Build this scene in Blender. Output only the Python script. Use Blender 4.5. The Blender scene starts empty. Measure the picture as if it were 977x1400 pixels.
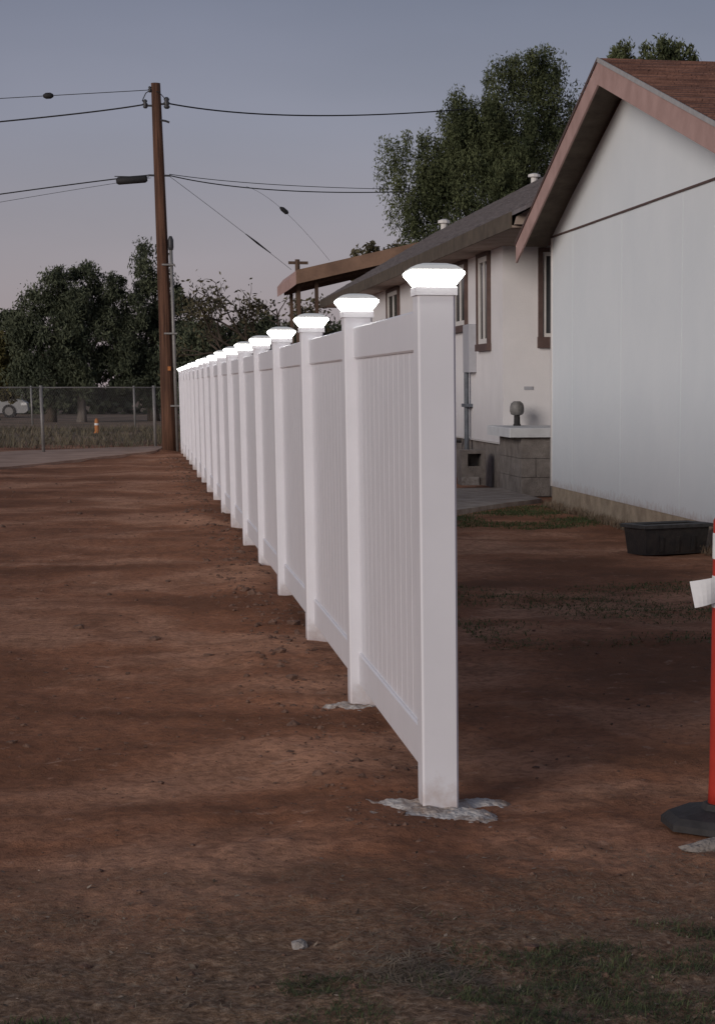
import bpy, bmesh, math, random
import numpy as np
from mathutils import Vector, noise

R = math.radians
scene = bpy.context.scene
C = scene.collection

# ------------------------------------------------------------------ camera
cam_d = bpy.data.cameras.new('camera')
cam = bpy.data.objects.new('camera', cam_d)
C.objects.link(cam)
cam.location = (0.0, 0.0, 1.4538)
th, ph = 0.191914, 0.187582                      # yaw to the right of the fence line, pitch down
F = Vector((math.sin(th) * math.cos(ph), math.cos(th) * math.cos(ph), -math.sin(ph)))
cam.rotation_mode = 'QUATERNION'
cam.rotation_quaternion = F.to_track_quat('-Z', 'Y')
cam_d.sensor_fit = 'AUTO'
cam_d.sensor_width = 36.0
cam_d.lens = 2750.0 / 1400.0 * 36.0
cam_d.shift_x = (488.5 - 730.0) / 1400.0
cam_d.shift_y = (1050.0 - 700.0) / 1400.0
cam_d.clip_start = 0.05
cam_d.clip_end = 8000.0
scene.camera = cam

# ------------------------------------------------------------------ sky, sun, exposure
SUN_EL, SUN_ROT = R(14.0), R(-137.0)              # low glow behind and to the left of the camera
world = bpy.data.worlds.new('World')
scene.world = world
world.use_nodes = True
wn = world.node_tree
wn.nodes.clear()
sky = wn.nodes.new('ShaderNodeTexSky')
sky.sky_type = 'NISHITA'
sky.sun_disc = False
sky.sun_elevation = SUN_EL
sky.sun_rotation = SUN_ROT
sky.air_density = 1.0
sky.dust_density = 1.5
sky.ozone_density = 2.0
# dusk: the clear-sky model under a thin even veil whose colour runs from mauve at the horizon to slate overhead
tc = wn.nodes.new('ShaderNodeTexCoord')
sp = wn.nodes.new('ShaderNodeSeparateXYZ')
wn.links.new(tc.outputs['Generated'], sp.inputs[0])
veil = wn.nodes.new('ShaderNodeValToRGB')
ve = veil.color_ramp.elements
VEIL = [(0.0, (3.75, 3.05, 3.25)), (0.06, (3.35, 2.92, 3.35)), (0.12, (2.5, 2.42, 3.05)), (0.20, (1.55, 1.60, 2.22)), (0.5, (1.2, 1.32, 1.8)), (1.0, (1.1, 1.22, 1.7))]
while len(ve) < len(VEIL):
    ve.new(0.5)
for el, (p, c) in zip(ve, VEIL):
    el.position = p
    el.color = (*c, 1)
wn.links.new(sp.outputs['Z'], veil.inputs['Fac'])
cl = wn.nodes.new('ShaderNodeMapping')
cl.inputs['Scale'].default_value = (1.0, 1.0, 3.2)
wn.links.new(tc.outputs['Generated'], cl.inputs['Vector'])
cn = wn.nodes.new('ShaderNodeTexNoise')
cn.inputs['Scale'].default_value = 3.2
cn.inputs['Detail'].default_value = 4
wn.links.new(cl.outputs[0], cn.inputs['Vector'])
cr = wn.nodes.new('ShaderNodeMapRange')
cr.inputs['From Min'].default_value = 0.3
cr.inputs['From Max'].default_value = 0.7
cr.inputs['To Min'].default_value = 0.90
cr.inputs['To Max'].default_value = 1.10
wn.links.new(cn.outputs['Fac'], cr.inputs['Value'])
vs_ = wn.nodes.new('ShaderNodeVectorMath')
vs_.operation = 'SCALE'
wn.links.new(veil.outputs[0], vs_.inputs[0])
wn.links.new(cr.outputs[0], vs_.inputs['Scale'])
mx = wn.nodes.new('ShaderNodeMix')
mx.data_type = 'RGBA'
mx.inputs['Factor'].default_value = 0.85
wn.links.new(sky.outputs[0], mx.inputs['A'])
wn.links.new(vs_.outputs[0], mx.inputs['B'])
bg = wn.nodes.new('ShaderNodeBackground')
bg.inputs['Strength'].default_value = 0.10
wo = wn.nodes.new('ShaderNodeOutputWorld')
wn.links.new(mx.outputs['Result'], bg.inputs[0])
wn.links.new(bg.outputs[0], wo.inputs[0])

sun_d = bpy.data.lights.new('sun', 'SUN')
sun_d.energy = 1.6
sun_d.angle = R(25.0)
sun_d.color = (1.0, 0.92, 0.865)
sun = bpy.data.objects.new('sun', sun_d)
C.objects.link(sun)
to_sun = Vector((math.sin(SUN_ROT) * math.cos(SUN_EL), math.cos(SUN_ROT) * math.cos(SUN_EL), math.sin(SUN_EL)))
sun.rotation_euler = to_sun.to_track_quat('Z', 'Y').to_euler()
sun.location = to_sun * 60

scene.view_settings.view_transform = 'Standard'
scene.view_settings.look = 'None'
scene.view_settings.gamma = 1.0
scene.view_settings.exposure = 0.0
scene.view_settings.use_curve_mapping = False
scene.cycles.max_bounces = 6
scene.cycles.use_denoising = True

# ------------------------------------------------------------------ materials
def mat(name, col, rough=0.7, var=0.12, scale=6.0, col2=None, bump=0.0, bscale=None, stretch=(1, 1, 1),
        metal=0.0, detail=5.0, lo=0.35, hi=0.65, spec=0.3):
    m = bpy.data.materials.new(name)
    m.use_nodes = True
    n, l = m.node_tree.nodes, m.node_tree.links
    b = n['Principled BSDF']
    b.inputs['Roughness'].default_value = rough
    b.inputs['Metallic'].default_value = metal
    b.inputs['Specular IOR Level'].default_value = spec
    geo = n.new('ShaderNodeNewGeometry')
    mp = n.new('ShaderNodeMapping')
    mp.inputs['Scale'].default_value = stretch
    l.new(geo.outputs['Position'], mp.inputs['Vector'])
    tx = n.new('ShaderNodeTexNoise')
    tx.inputs['Scale'].default_value = scale
    tx.inputs['Detail'].default_value = detail
    tx.inputs['Roughness'].default_value = 0.62
    l.new(mp.outputs[0], tx.inputs['Vector'])
    rp = n.new('ShaderNodeValToRGB')
    rp.color_ramp.elements[0].position = lo
    rp.color_ramp.elements[1].position = hi
    c2 = col2 if col2 else tuple(c * (1 - var) for c in col)
    rp.color_ramp.elements[0].color = (*c2, 1)
    rp.color_ramp.elements[1].color = (*col, 1)
    l.new(tx.outputs['Fac'], rp.inputs['Fac'])
    l.new(rp.outputs[0], b.inputs['Base Color'])
    if bump:
        t2 = n.new('ShaderNodeTexNoise')
        t2.inputs['Scale'].default_value = bscale or scale * 4
        t2.inputs['Detail'].default_value = 6
        l.new(mp.outputs[0], t2.inputs['Vector'])
        bp = n.new('ShaderNodeBump')
        bp.inputs['Strength'].default_value = bump
        bp.inputs['Distance'].default_value = 0.02
        l.new(t2.outputs['Fac'], bp.inputs['Height'])
        l.new(bp.outputs[0], b.inputs['Normal'])
    return m

def leaf_mat(name, dark, light, scale=0.8):
    m = bpy.data.materials.new(name)
    m.use_nodes = True
    n, l = m.node_tree.nodes, m.node_tree.links
    b = n['Principled BSDF']
    b.inputs['Roughness'].default_value = 0.7
    b.inputs['Specular IOR Level'].default_value = 0.15
    geo = n.new('ShaderNodeNewGeometry')
    tx = n.new('ShaderNodeTexNoise')
    tx.inputs['Scale'].default_value = scale
    tx.inputs['Detail'].default_value = 3
    l.new(geo.outputs['Position'], tx.inputs['Vector'])
    at = n.new('ShaderNodeAttribute')
    at.attribute_name = 'leaf_tone'
    add = n.new('ShaderNodeMath')
    add.operation = 'MULTIPLY_ADD'
    add.inputs[1].default_value = 0.45
    l.new(at.outputs['Fac'], add.inputs[0])
    sub = n.new('ShaderNodeMath')
    sub.operation = 'SUBTRACT'
    sub.inputs[1].default_value = 0.2
    l.new(tx.outputs['Fac'], sub.inputs[0])
    l.new(sub.outputs[0], add.inputs[2])
    rp = n.new('ShaderNodeValToRGB')
    rp.color_ramp.elements[0].position = 0.25
    rp.color_ramp.elements[1].position = 0.78
    rp.color_ramp.elements[0].color = (*dark, 1)
    rp.color_ramp.elements[1].color = (*light, 1)
    l.new(add.outputs[0], rp.inputs['Fac'])
    l.new(rp.outputs[0], b.inputs['Base Color'])
    return m

def emit_mat(name, col, strength):
    m = bpy.data.materials.new(name)
    m.use_nodes = True
    b = m.node_tree.nodes['Principled BSDF']
    b.inputs['Base Color'].default_value = (0.8, 0.8, 0.78, 1)
    b.inputs['Roughness'].default_value = 0.4
    b.inputs['Emission Color'].default_value = (*col, 1)
    b.inputs['Emission Strength'].default_value = strength
    return m

def soil_material():
    m = bpy.data.materials.new('soil')
    m.use_nodes = True
    n, l = m.node_tree.nodes, m.node_tree.links
    b = n['Principled BSDF']
    b.inputs['Roughness'].default_value = 0.95
    b.inputs['Specular IOR Level'].default_value = 0.1
    geo = n.new('ShaderNodeNewGeometry')

    def nz(scale, detail=6, rough=0.6, vec=None, dist=0.0):
        t = n.new('ShaderNodeTexNoise')
        t.inputs['Scale'].default_value = scale
        t.inputs['Detail'].default_value = detail
        t.inputs['Roughness'].default_value = rough
        t.inputs['Distortion'].default_value = dist
        l.new(vec or geo.outputs['Position'], t.inputs['Vector'])
        return t.outputs['Fac']

    def ramp(fac, stops):
        r = n.new('ShaderNodeValToRGB')
        e = r.color_ramp.elements
        while len(e) < len(stops):
            e.new(0.5)
        for el, (p, c) in zip(e, stops):
            el.position = p
            el.color = (*c, 1) if not isinstance(c, float) else (c, c, c, 1)
        l.new(fac, r.inputs['Fac'])
        return r.outputs['Color']

    def mix(f, a, bb, mode='MIX'):
        x = n.new('ShaderNodeMix')
        x.data_type = 'RGBA'
        x.blend_type = mode
        if isinstance(f, float):
            x.inputs['Factor'].default_value = f
        else:
            l.new(f, x.inputs['Factor'])
        l.new(a, x.inputs['A'])
        if isinstance(bb, tuple):
            x.inputs['B'].default_value = (*bb, 1)
        else:
            l.new(bb, x.inputs['B'])
        return x.outputs['Result']

    def math2(op, a, bb=None, clamp=False):
        x = n.new('ShaderNodeMath')
        x.operation = op
        x.use_clamp = clamp
        for i, v in enumerate((a, bb)):
            if v is None:
                continue
            if isinstance(v, float):
                x.inputs[i].default_value = v
            else:
                l.new(v, x.inputs[i])
        return x.outputs[0]

    mp = n.new('ShaderNodeMapping')
    mp.inputs['Rotation'].default_value = (0, 0, 0.25)
    mp.inputs['Scale'].default_value = (0.85, 0.95, 1.0)
    l.new(geo.outputs['Position'], mp.inputs['Vector'])
    big = nz(0.55, 4, 0.55, mp.outputs[0], 0.6)
    mid = nz(2.6, 6, 0.65, mp.outputs[0], 0.4)
    fine = nz(22.0, 6, 0.7)
    base = ramp(big, [(0.36, SOIL[0]), (0.49, SOIL[1]), (0.61, SOIL[2])])
    base = mix(ramp(mid, [(0.34, 0.55), (0.56, 0.0)]), base, SOIL[3])
    base = mix(ramp(fine, [(0.38, 0.55), (0.56, 0.0)]), base, SOIL[4])
    base = mix(ramp(nz(9.0, 5, 0.7, mp.outputs[0]), [(0.60, 0.0), (0.72, 0.6)]), base, SOIL[5])
    # the weedy, litter-covered strip close to the camera and the far grassy lot: other surfaces
    sx = n.new('ShaderNodeSeparateXYZ')
    l.new(geo.outputs['Position'], sx.inputs[0])
    wob = math2('MULTIPLY', math2('SUBTRACT', mid, 0.5), 1.6)
    near = math2('MULTIPLY_ADD', math2('ADD', sx.outputs['Y'], wob), -0.95)
    near.node.inputs[2].default_value = 5.95
    near = math2('MULTIPLY', near, 0.75, True)
    litter = ramp(nz(38.0, 6, 0.72), [(0.36, (0.12, 0.073, 0.046)), (0.52, (0.255, 0.165, 0.108)), (0.68, (0.42, 0.31, 0.22))])
    base = mix(near, base, litter)
    far = math2('MULTIPLY_ADD', math2('ADD', sx.outputs['Y'], math2('MULTIPLY', wob, 4.0)), 0.2)
    far.node.inputs[2].default_value = -10.3
    far = math2('MAXIMUM', math2('MINIMUM', far, 1.0), 0.0)
    base = mix(far, base, ramp(nz(0.5, 6, 0.65, mp.outputs[0]), [(0.36, (0.14, 0.115, 0.08)), (0.62, (0.34, 0.24, 0.18))]))
    l.new(base, b.inputs['Base Color'])
    bp = n.new('ShaderNodeBump')
    bp.inputs['Strength'].default_value = 0.9
    bp.inputs['Distance'].default_value = 0.03
    hsum = math2('ADD', math2('MULTIPLY', fine, 0.5), nz(9.0, 8, 0.7))
    l.new(hsum, bp.inputs['Height'])
    l.new(bp.outputs[0], b.inputs['Normal'])
    return m

SOIL = [(0.225, 0.098, 0.053), (0.385, 0.175, 0.098), (0.55, 0.295, 0.185), (0.155, 0.074, 0.043),
        (0.15, 0.076, 0.048), (0.55, 0.36, 0.265)]

def dirt_splash(m, base=0.0):
    """soil splashed on the lowest hand's breadth of a surface, ragged upper edge"""
    n, l = m.node_tree.nodes, m.node_tree.links
    b = n['Principled BSDF']
    src = b.inputs['Base Color'].links[0].from_socket
    geo = n.new('ShaderNodeNewGeometry')
    sx = n.new('ShaderNodeSeparateXYZ')
    l.new(geo.outputs['Position'], sx.inputs[0])
    t = n.new('ShaderNodeTexNoise')
    t.inputs['Scale'].default_value = 14
    t.inputs['Detail'].default_value = 8
    t.inputs['Roughness'].default_value = 0.7
    l.new(geo.outputs['Position'], t.inputs['Vector'])
    a = n.new('ShaderNodeMath')
    a.operation = 'MULTIPLY_ADD'
    a.inputs[1].default_value = 0.34
    l.new(t.outputs['Fac'], a.inputs[0])
    l.new(sx.outputs['Z'], a.inputs[2])
    mr = n.new('ShaderNodeMapRange')
    mr.inputs['From Min'].default_value = 0.15 + base
    mr.inputs['From Max'].default_value = 0.27 + base
    mr.inputs['To Min'].default_value = 0.55
    mr.inputs['To Max'].default_value = 0.0
    l.new(a.outputs[0], mr.inputs['Value'])
    x = n.new('ShaderNodeMix')
    x.data_type = 'RGBA'
    l.new(mr.outputs[0], x.inputs['Factor'])
    l.new(src, x.inputs['A'])
    x.inputs['B'].default_value = (0.42, 0.31, 0.26, 1)
    l.new(x.outputs['Result'], b.inputs['Base Color'])

M = {}
M['soil'] = soil_material()
M['road'] = mat('pale_dirt', (0.50, 0.345, 0.265), 0.95, col2=(0.33, 0.22, 0.165), scale=1.4, bump=0.5)
M['concrete'] = mat('concrete', (0.44, 0.38, 0.33), 0.9, col2=(0.28, 0.23, 0.195), scale=5, bump=0.5, bscale=40)
M['block'] = mat('block_grey', (0.30, 0.27, 0.245), 0.95, col2=(0.19, 0.165, 0.15), scale=6, bump=0.8, bscale=60)
M['slab'] = mat('slab_white', (0.72, 0.73, 0.74), 0.8, var=0.15, scale=4, bump=0.2)
M['vinyl'] = mat('white_vinyl', (0.775, 0.77, 0.81), 0.38, var=0.05, scale=3, spec=0.4)
dirt_splash(M['vinyl'])
M['lens'] = emit_mat('lit_lens', (1.0, 0.985, 0.93), 8.0)
M['lamp_cap'] = emit_mat('glowing_lamp_cap', (0.92, 1.0, 0.93), 0.08)
M['siding'] = mat('white_siding', (0.80, 0.84, 0.86), 0.75, col2=(0.755, 0.80, 0.825), scale=0.8, stretch=(1, 1.0, 0.8), bump=0.10, bscale=28)
dirt_splash(M['siding'], 0.22)
M['stucco'] = mat('pinkish_white_wall', (0.80, 0.775, 0.775), 0.85, var=0.07, scale=1.6, bump=0.25, bscale=60)
M['trim_pink'] = mat('pink_brown_paint', (0.50, 0.335, 0.30), 0.75, col2=(0.40, 0.26, 0.23), scale=3, bump=0.2)
M['soffit'] = mat('brown_soffit', (0.13, 0.105, 0.08), 0.9, col2=(0.08, 0.064, 0.05), scale=4, bump=0.3)
M['soffit_pale'] = mat('pale_brown_soffit', (0.40, 0.32, 0.27), 0.9, col2=(0.30, 0.235, 0.195), scale=3, bump=0.2)
M['found_tan'] = mat('tan_foundation', (0.52, 0.43, 0.32), 0.95, col2=(0.33, 0.265, 0.195), scale=5, bump=0.5, bscale=40)
M['brown_trim'] = mat('dark_brown_trim', (0.13, 0.085, 0.075), 0.7, var=0.3, scale=8)
M['white_frame'] = mat('white_frame', (0.72, 0.69, 0.66), 0.5, var=0.1)
M['edge_metal'] = mat('edge_metal', (0.42, 0.41, 0.40), 0.5, var=0.2, scale=10)
M['shingle_brown'] = mat('brown_shingle', (0.24, 0.125, 0.092), 0.95, col2=(0.12, 0.06, 0.046), scale=2.0, stretch=(1, 7, 1), bump=0.8, bscale=30)
M['shingle_grey'] = mat('grey_shingle', (0.215, 0.195, 0.20), 0.95, col2=(0.15, 0.135, 0.14), scale=3.0, stretch=(3, 0.8, 1), bump=0.8, bscale=30)
M['roof_brown'] = mat('patio_roof_brown', (0.33, 0.205, 0.14), 0.9, col2=(0.2, 0.125, 0.088), scale=1.4, bump=0.3)
M['wood_pole'] = mat('brown_pole_wood', (0.165, 0.083, 0.052), 0.9, col2=(0.06, 0.03, 0.02), scale=7, stretch=(3, 3, 0.12), bump=0.9, bscale=14, lo=0.38, hi=0.66)
M['wood_dark'] = mat('dark_wood', (0.14, 0.09, 0.065), 0.9, var=0.4, scale=5, stretch=(3, 3, 0.3), bump=0.4)
M['bark'] = mat('bark', (0.105, 0.08, 0.062), 0.95, col2=(0.05, 0.038, 0.03), scale=5, stretch=(2, 2, 0.4), bump=0.8)
M['bark_pale'] = mat('pale_bark', (0.24, 0.21, 0.185), 0.95, col2=(0.12, 0.10, 0.09), scale=4, stretch=(2, 2, 0.4), bump=0.8)
M['galv'] = mat('galvanised_steel', (0.29, 0.28, 0.27), 0.5, var=0.2, scale=9, metal=0.3)
M['box_grey'] = mat('grey_box_paint', (0.42, 0.42, 0.45), 0.5, var=0.1, scale=7)
M['meter_grey'] = mat('meter_grey', (0.24, 0.23, 0.22), 0.5, var=0.35, scale=18)
M['pipe_blue'] = mat('blue_grey_pipe', (0.14, 0.155, 0.18), 0.5, var=0.4, scale=11)
M['black'] = mat('black_rubber', (0.05, 0.047, 0.048), 0.75, var=0.4, scale=9, bump=0.3)
M['tub'] = mat('black_tub_plastic', (0.035, 0.034, 0.036), 0.5, col2=(0.06, 0.054, 0.05), scale=12, bump=0.2)
M['tub_dust'] = mat('dusty_tub_lip', (0.10, 0.10, 0.102), 0.7, var=0.4, scale=12)
M['wire'] = mat('wire_black', (0.03, 0.03, 0.032), 0.7, var=0.2)
M['insulator'] = mat('insulator_grey', (0.06, 0.06, 0.065), 0.4, var=0.2)
M['glass'] = mat('dark_window_glass', (0.06, 0.062, 0.066), 0.08, var=0.3, scale=1.5, spec=0.6)
M['red'] = mat('orange_red_plastic', (0.46, 0.04, 0.026), 0.5, var=0.15, scale=14)
M['reflect'] = mat('white_reflective_band', (0.78, 0.78, 0.77), 0.4, var=0.08, scale=20)
M['paper'] = mat('white_paper', (0.80, 0.80, 0.81), 0.8, var=0.1, scale=20)
M['orange'] = mat('orange_marker', (0.50, 0.19, 0.06), 0.6, var=0.2, scale=14)
M['car_paint'] = mat('pale_car_paint', (0.36, 0.36, 0.36), 0.35, var=0.15, spec=0.5)
M['stone'] = mat('pale_stone', (0.44, 0.41, 0.39), 0.9, col2=(0.22, 0.19, 0.17), scale=16, bump=0.7)
M['clod'] = mat('soil_clod', (0.21, 0.125, 0.09), 0.95, col2=(0.10, 0.058, 0.043), scale=18, bump=0.6)
M['straw'] = mat('dry_straw', (0.34, 0.265, 0.185), 0.9, col2=(0.17, 0.125, 0.085), scale=9)
M['weed'] = mat('yard_weed', (0.115, 0.15, 0.055), 0.9, col2=(0.06, 0.085, 0.032), scale=7)
M['grass'] = mat('dark_green_grass', (0.10, 0.115, 0.05), 0.9, col2=(0.04, 0.055, 0.025), scale=7)
M['dull_grass'] = mat('dull_grass', (0.19, 0.15, 0.10), 0.9, col2=(0.085, 0.08, 0.05), scale=1.2)
M['cement'] = mat('spilled_cement', (0.60, 0.565, 0.53), 0.95, col2=(0.31, 0.225, 0.175), scale=9, lo=0.40, hi=0.58, bump=0.9, bscale=45)
M['litter'] = leaf_mat('dead_leaf', (0.07, 0.05, 0.036), (0.34, 0.27, 0.21), 30.0)
M['leaf_big'] = leaf_mat('pepper_leaf', (0.028, 0.038, 0.018), (0.125, 0.142, 0.068), 0.7)
M['leaf_dark'] = leaf_mat('dark_leaf', (0.030, 0.038, 0.024), (0.115, 0.13, 0.08), 0.6)
M['leaf_olive'] = leaf_mat('olive_leaf', (0.055, 0.052, 0.02), (0.18, 0.155, 0.065), 0.6)
M['leaf_dry'] = leaf_mat('dull_leaf', (0.055, 0.05, 0.03), (0.12, 0.105, 0.06), 0.9)

# ------------------------------------------------------------------ builders
ORIG = {}

def put(o, parent=None):
    C.objects.link(o)
    if parent is not None:
        o.parent = parent
    return o

def tag(o, label=None, cat=None, group=None, kind=None):
    if label: o['label'] = label
    if cat: o['category'] = cat
    if group: o['group'] = group
    if kind: o['kind'] = kind
    return o

def thing(name, loc, label, cat, group=None):
    o = bpy.data.objects.new(name, None)
    o.empty_display_size = 0.1
    o.location = loc
    C.objects.link(o)
    ORIG[o.name] = Vector(loc)
    return tag(o, label, cat, group)

class MB:
    def __init__(s):
        s.v, s.f = [], []
    def add(s, vs, fs):
        b = len(s.v)
        s.v += [tuple(p) for p in vs]
        s.f += [tuple(i + b for i in f) for f in fs]
        return s
    def box(s, x0, y0, z0, x1, y1, z1):
        return s.add([(x0, y0, z0), (x1, y0, z0), (x1, y1, z0), (x0, y1, z0), (x0, y0, z1), (x1, y0, z1), (x1, y1, z1), (x0, y1, z1)],
                     [(0, 3, 2, 1), (4, 5, 6, 7), (0, 1, 5, 4), (1, 2, 6, 5), (2, 3, 7, 6), (3, 0, 4, 7)])
    def prism(s, prof, axis, a, b):
        """closed outline (pairs) swept along an axis from a to b"""
        n = len(prof)
        def P(u, w, t):
            return {'x': (t, u, w), 'y': (u, t, w), 'z': (u, w, t)}[axis]
        vs = [P(u, w, a) for u, w in prof] + [P(u, w, b) for u, w in prof]
        fs = [(i, (i + 1) % n, n + (i + 1) % n, n + i) for i in range(n)] + [tuple(range(n - 1, -1, -1)), tuple(range(n, 2 * n))]
        return s.add(vs, fs)
    def cbox(s, x0, y0, z0, x1, y1, z1, c=0.006):
        """box with chamfered vertical edges and top rim"""
        def ring(i, z):
            return [(x0 + c + i, y0 + i, z), (x1 - c - i, y0 + i, z), (x1 - i, y0 + c + i, z), (x1 - i, y1 - c - i, z),
                    (x1 - c - i, y1 - i, z), (x0 + c + i, y1 - i, z), (x0 + i, y1 - c - i, z), (x0 + i, y0 + c + i, z)]
        vs = ring(0, z0) + ring(0, z1 - c) + ring(c, z1)
        fs = [tuple(range(7, -1, -1)), tuple(range(16, 24))]
        for k in range(2):
            fs += [(k * 8 + i, k * 8 + (i + 1) % 8, (k + 1) * 8 + (i + 1) % 8, (k + 1) * 8 + i) for i in range(8)]
        return s.add(vs, fs)
    def tube(s, pts, rad, n=6, cap=True):
        pts = [Vector(p) for p in pts]
        if not isinstance(rad, (list, tuple)):
            rad = [rad] * len(pts)
        b = len(s.v)
        up = None
        for i, p in enumerate(pts):
            d = (pts[min(i + 1, len(pts) - 1)] - pts[max(i - 1, 0)]).normalized()
            if up is None:
                up = Vector((0, 0, 1)) if abs(d.z) < 0.9 else Vector((1, 0, 0))
            u = d.cross(up).normalized()
            w = u.cross(d).normalized()
            for k in range(n):
                a = 2 * math.pi * k / n
                q = p + (u * math.cos(a) + w * math.sin(a)) * rad[i]
                s.v.append(tuple(q))
        for i in range(len(pts) - 1):
            for k in range(n):
                s.f.append((b + i * n + k, b + i * n + (k + 1) % n, b + (i + 1) * n + (k + 1) % n, b + (i + 1) * n + k))
        if cap:
            s.f.append(tuple(b + k for k in range(n - 1, -1, -1)))
            s.f.append(tuple(b + (len(pts) - 1) * n + k for k in range(n)))
        return s
    def lathe(s, cx, cy, prof, n=12):
        """prof: list of (radius, z)"""
        b = len(s.v)
        for r, z in prof:
            for k in range(n):
                a = 2 * math.pi * k / n
                s.v.append((cx + r * math.cos(a), cy + r * math.sin(a), z))
        for i in range(len(prof) - 1):
            for k in range(n):
                s.f.append((b + i * n + k, b + i * n + (k + 1) % n, b + (i + 1) * n + (k + 1) % n, b + (i + 1) * n + k))
        s.f.append(tuple(b + k for k in range(n - 1, -1, -1)))
        s.f.append(tuple(b + (len(prof) - 1) * n + k for k in range(n)))
        return s
    def squares(s, cx, cy, levels):
        """stack of square rings: list of (half width, z)"""
        b = len(s.v)
        for h, z in levels:
            s.v += [(cx - h, cy - h, z), (cx + h, cy - h, z), (cx + h, cy + h, z), (cx - h, cy + h, z)]
        for i in range(len(levels) - 1):
            for k in range(4):
                s.f.append((b + i * 4 + k, b + i * 4 + (k + 1) % 4, b + (i + 1) * 4 + (k + 1) % 4, b + (i + 1) * 4 + k))
        s.f.append((b + 3, b + 2, b + 1, b))
        e = b + (len(levels) - 1) * 4
        s.f.append((e, e + 1, e + 2, e + 3))
        return s
    def mesh(s, name, m, off=Vector((0, 0, 0)), smooth=False):
        me = bpy.data.meshes.new(name)
        me.from_pydata([(x - off[0], y - off[1], z - off[2]) for x, y, z in s.v], [], s.f)
        bm = bmesh.new()
        bm.from_mesh(me)
        bmesh.ops.recalc_face_normals(bm, faces=bm.faces)
        bm.to_mesh(me)
        bm.free()
        if smooth:
            me.polygons.foreach_set('use_smooth', [True] * len(me.polygons))
        me.materials.append(M[m])
        me.update()
        return me
    def build(s, name, m, parent=None, smooth=False, loc=None):
        """parts are given in world coordinates; a top-level mesh gets its origin at loc"""
        off = ORIG[parent.name] if parent is not None else Vector(loc or (0, 0, 0))
        o = bpy.data.objects.new(name, s.mesh(name, m, off, smooth))
        put(o, parent)
        if parent is None:
            o.location = off
        ORIG[o.name] = off
        return o

def copy_part(o, parent, loc):
    c = o.copy()
    C.objects.link(c)
    c.parent = parent
    c.location = loc
    ORIG[c.name] = ORIG[o.name]
    return c

# ------------------------------------------------------------------ ground
def hump(x, y):
    """height of the bare soil; fades out to level ground far away and under the buildings"""
    p = Vector((x * 0.55, y * 0.75, 3.7))
    h = 0.030 * noise.noise(p)
    h += 0.016 * noise.noise(Vector((x * 1.6 + 9, y * 2.4, 1.3)))
    h += 0.009 * noise.noise(Vector((x * 5.5, y * 7.5, 7.7)))
    if y < 22:
        h += 0.010 * noise.noise(Vector((x * 13, y * 17, 2.2)))
    if y < 11:
        h += 0.0055 * noise.noise(Vector((x * 34, y * 38, 5.2))) * (1.0 if y > 6 else 1.4)
    # low spoil ridge thrown up along the left side of the fence
    h += 0.035 * math.exp(-((x - 0.70) / 0.22) ** 2) * (0.5 + 0.9 * noise.noise(Vector((x * 2.5, y * 1.3, 4.4))))
    r_ = 1 - abs(noise.noise(Vector((x * 1.5 + 3, y * 3.2, 8.8)))) * 2.2
    h += 0.008 * max(0.0, r_) ** 3 * (0.5 + noise.noise(Vector((x * 0.6, y * 0.5, 2.9))))
    h -= 0.020 * math.exp(-(((x - 0.99) / 0.55) ** 2 + ((y - 6.75) / 0.7) ** 2))
    k = 1.0
    if y > 50: k *= max(0.0, 1 - (y - 50) / 20)
    if y < 3: k *= max(0.0, 1 - (3 - y) / 3)
    if x > 3.2 and y > 21: k *= max(0.0, 1 - (min(x - 3.2, y - 21)) / 1.2)
    if x > 4.6 and y > 13: k *= max(0.0, 1 - (x - 4.6) / 0.3)
    return h * k - 0.004

def make_ground():
    ys = [-300, -120, -50, -20, -8, -2, 0, 1.5, 2.6]
    y, d = 3.2, 0.016
    while y < 72:
        ys.append(y)
        y += d
        d *= 1.0115
    ys += [78, 90, 110, 140, 200, 300, 500, 900, 1600, 3000]
    xs = []
    x, d = 0.75, 0.02
    right = []
    while x < 14:
        right.append(x)
        x += d
        d *= 1.018 if x > 1.9 else 1.0
    x, d = 0.73, 0.02
    left = []
    while x > -16:
        left.append(x)
        x -= d
        d *= 1.02 if x < -0.3 else 1.0
    xs = [-3000, -1200, -500, -200, -90, -50, -30, -20] + left[::-1] + right + [17, 24, 40, 80, 200, 500, 1200, 3000]
    nx, ny = len(xs), len(ys)
    v = np.zeros((ny, nx, 3), np.float32)
    for j, yy in enumerate(ys):
        for i, xx in enumerate(xs):
            v[j, i] = (xx, yy, hump(xx, yy) if (-17 < xx < 15 and 0 < yy < 72) else -0.004)
    idx = np.arange(nx * ny).reshape(ny, nx)
    q = np.stack([idx[:-1, :-1], idx[:-1, 1:], idx[1:, 1:], idx[1:, :-1]], -1).reshape(-1, 4)
    me = bpy.data.meshes.new('ground')
    me.vertices.add(nx * ny)
    me.vertices.foreach_set('co', v.ravel())
    me.loops.add(q.size)
    me.loops.foreach_set('vertex_index', q.ravel().astype(np.int32))
    me.polygons.add(len(q))
    me.polygons.foreach_set('loop_start', np.arange(0, q.size, 4, dtype=np.int32))
    me.polygons.foreach_set('loop_total', np.full(len(q), 4, np.int32))
    me.polygons.foreach_set('use_smooth', np.ones(len(q), bool))
    me.update(calc_edges=True)
    me.materials.append(M['soil'])
    o = bpy.data.objects.new('ground', me)
    put(o)
    tag(o, 'reddish brown bare soil of the yard on both sides of the fence', kind='structure')

make_ground()

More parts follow.
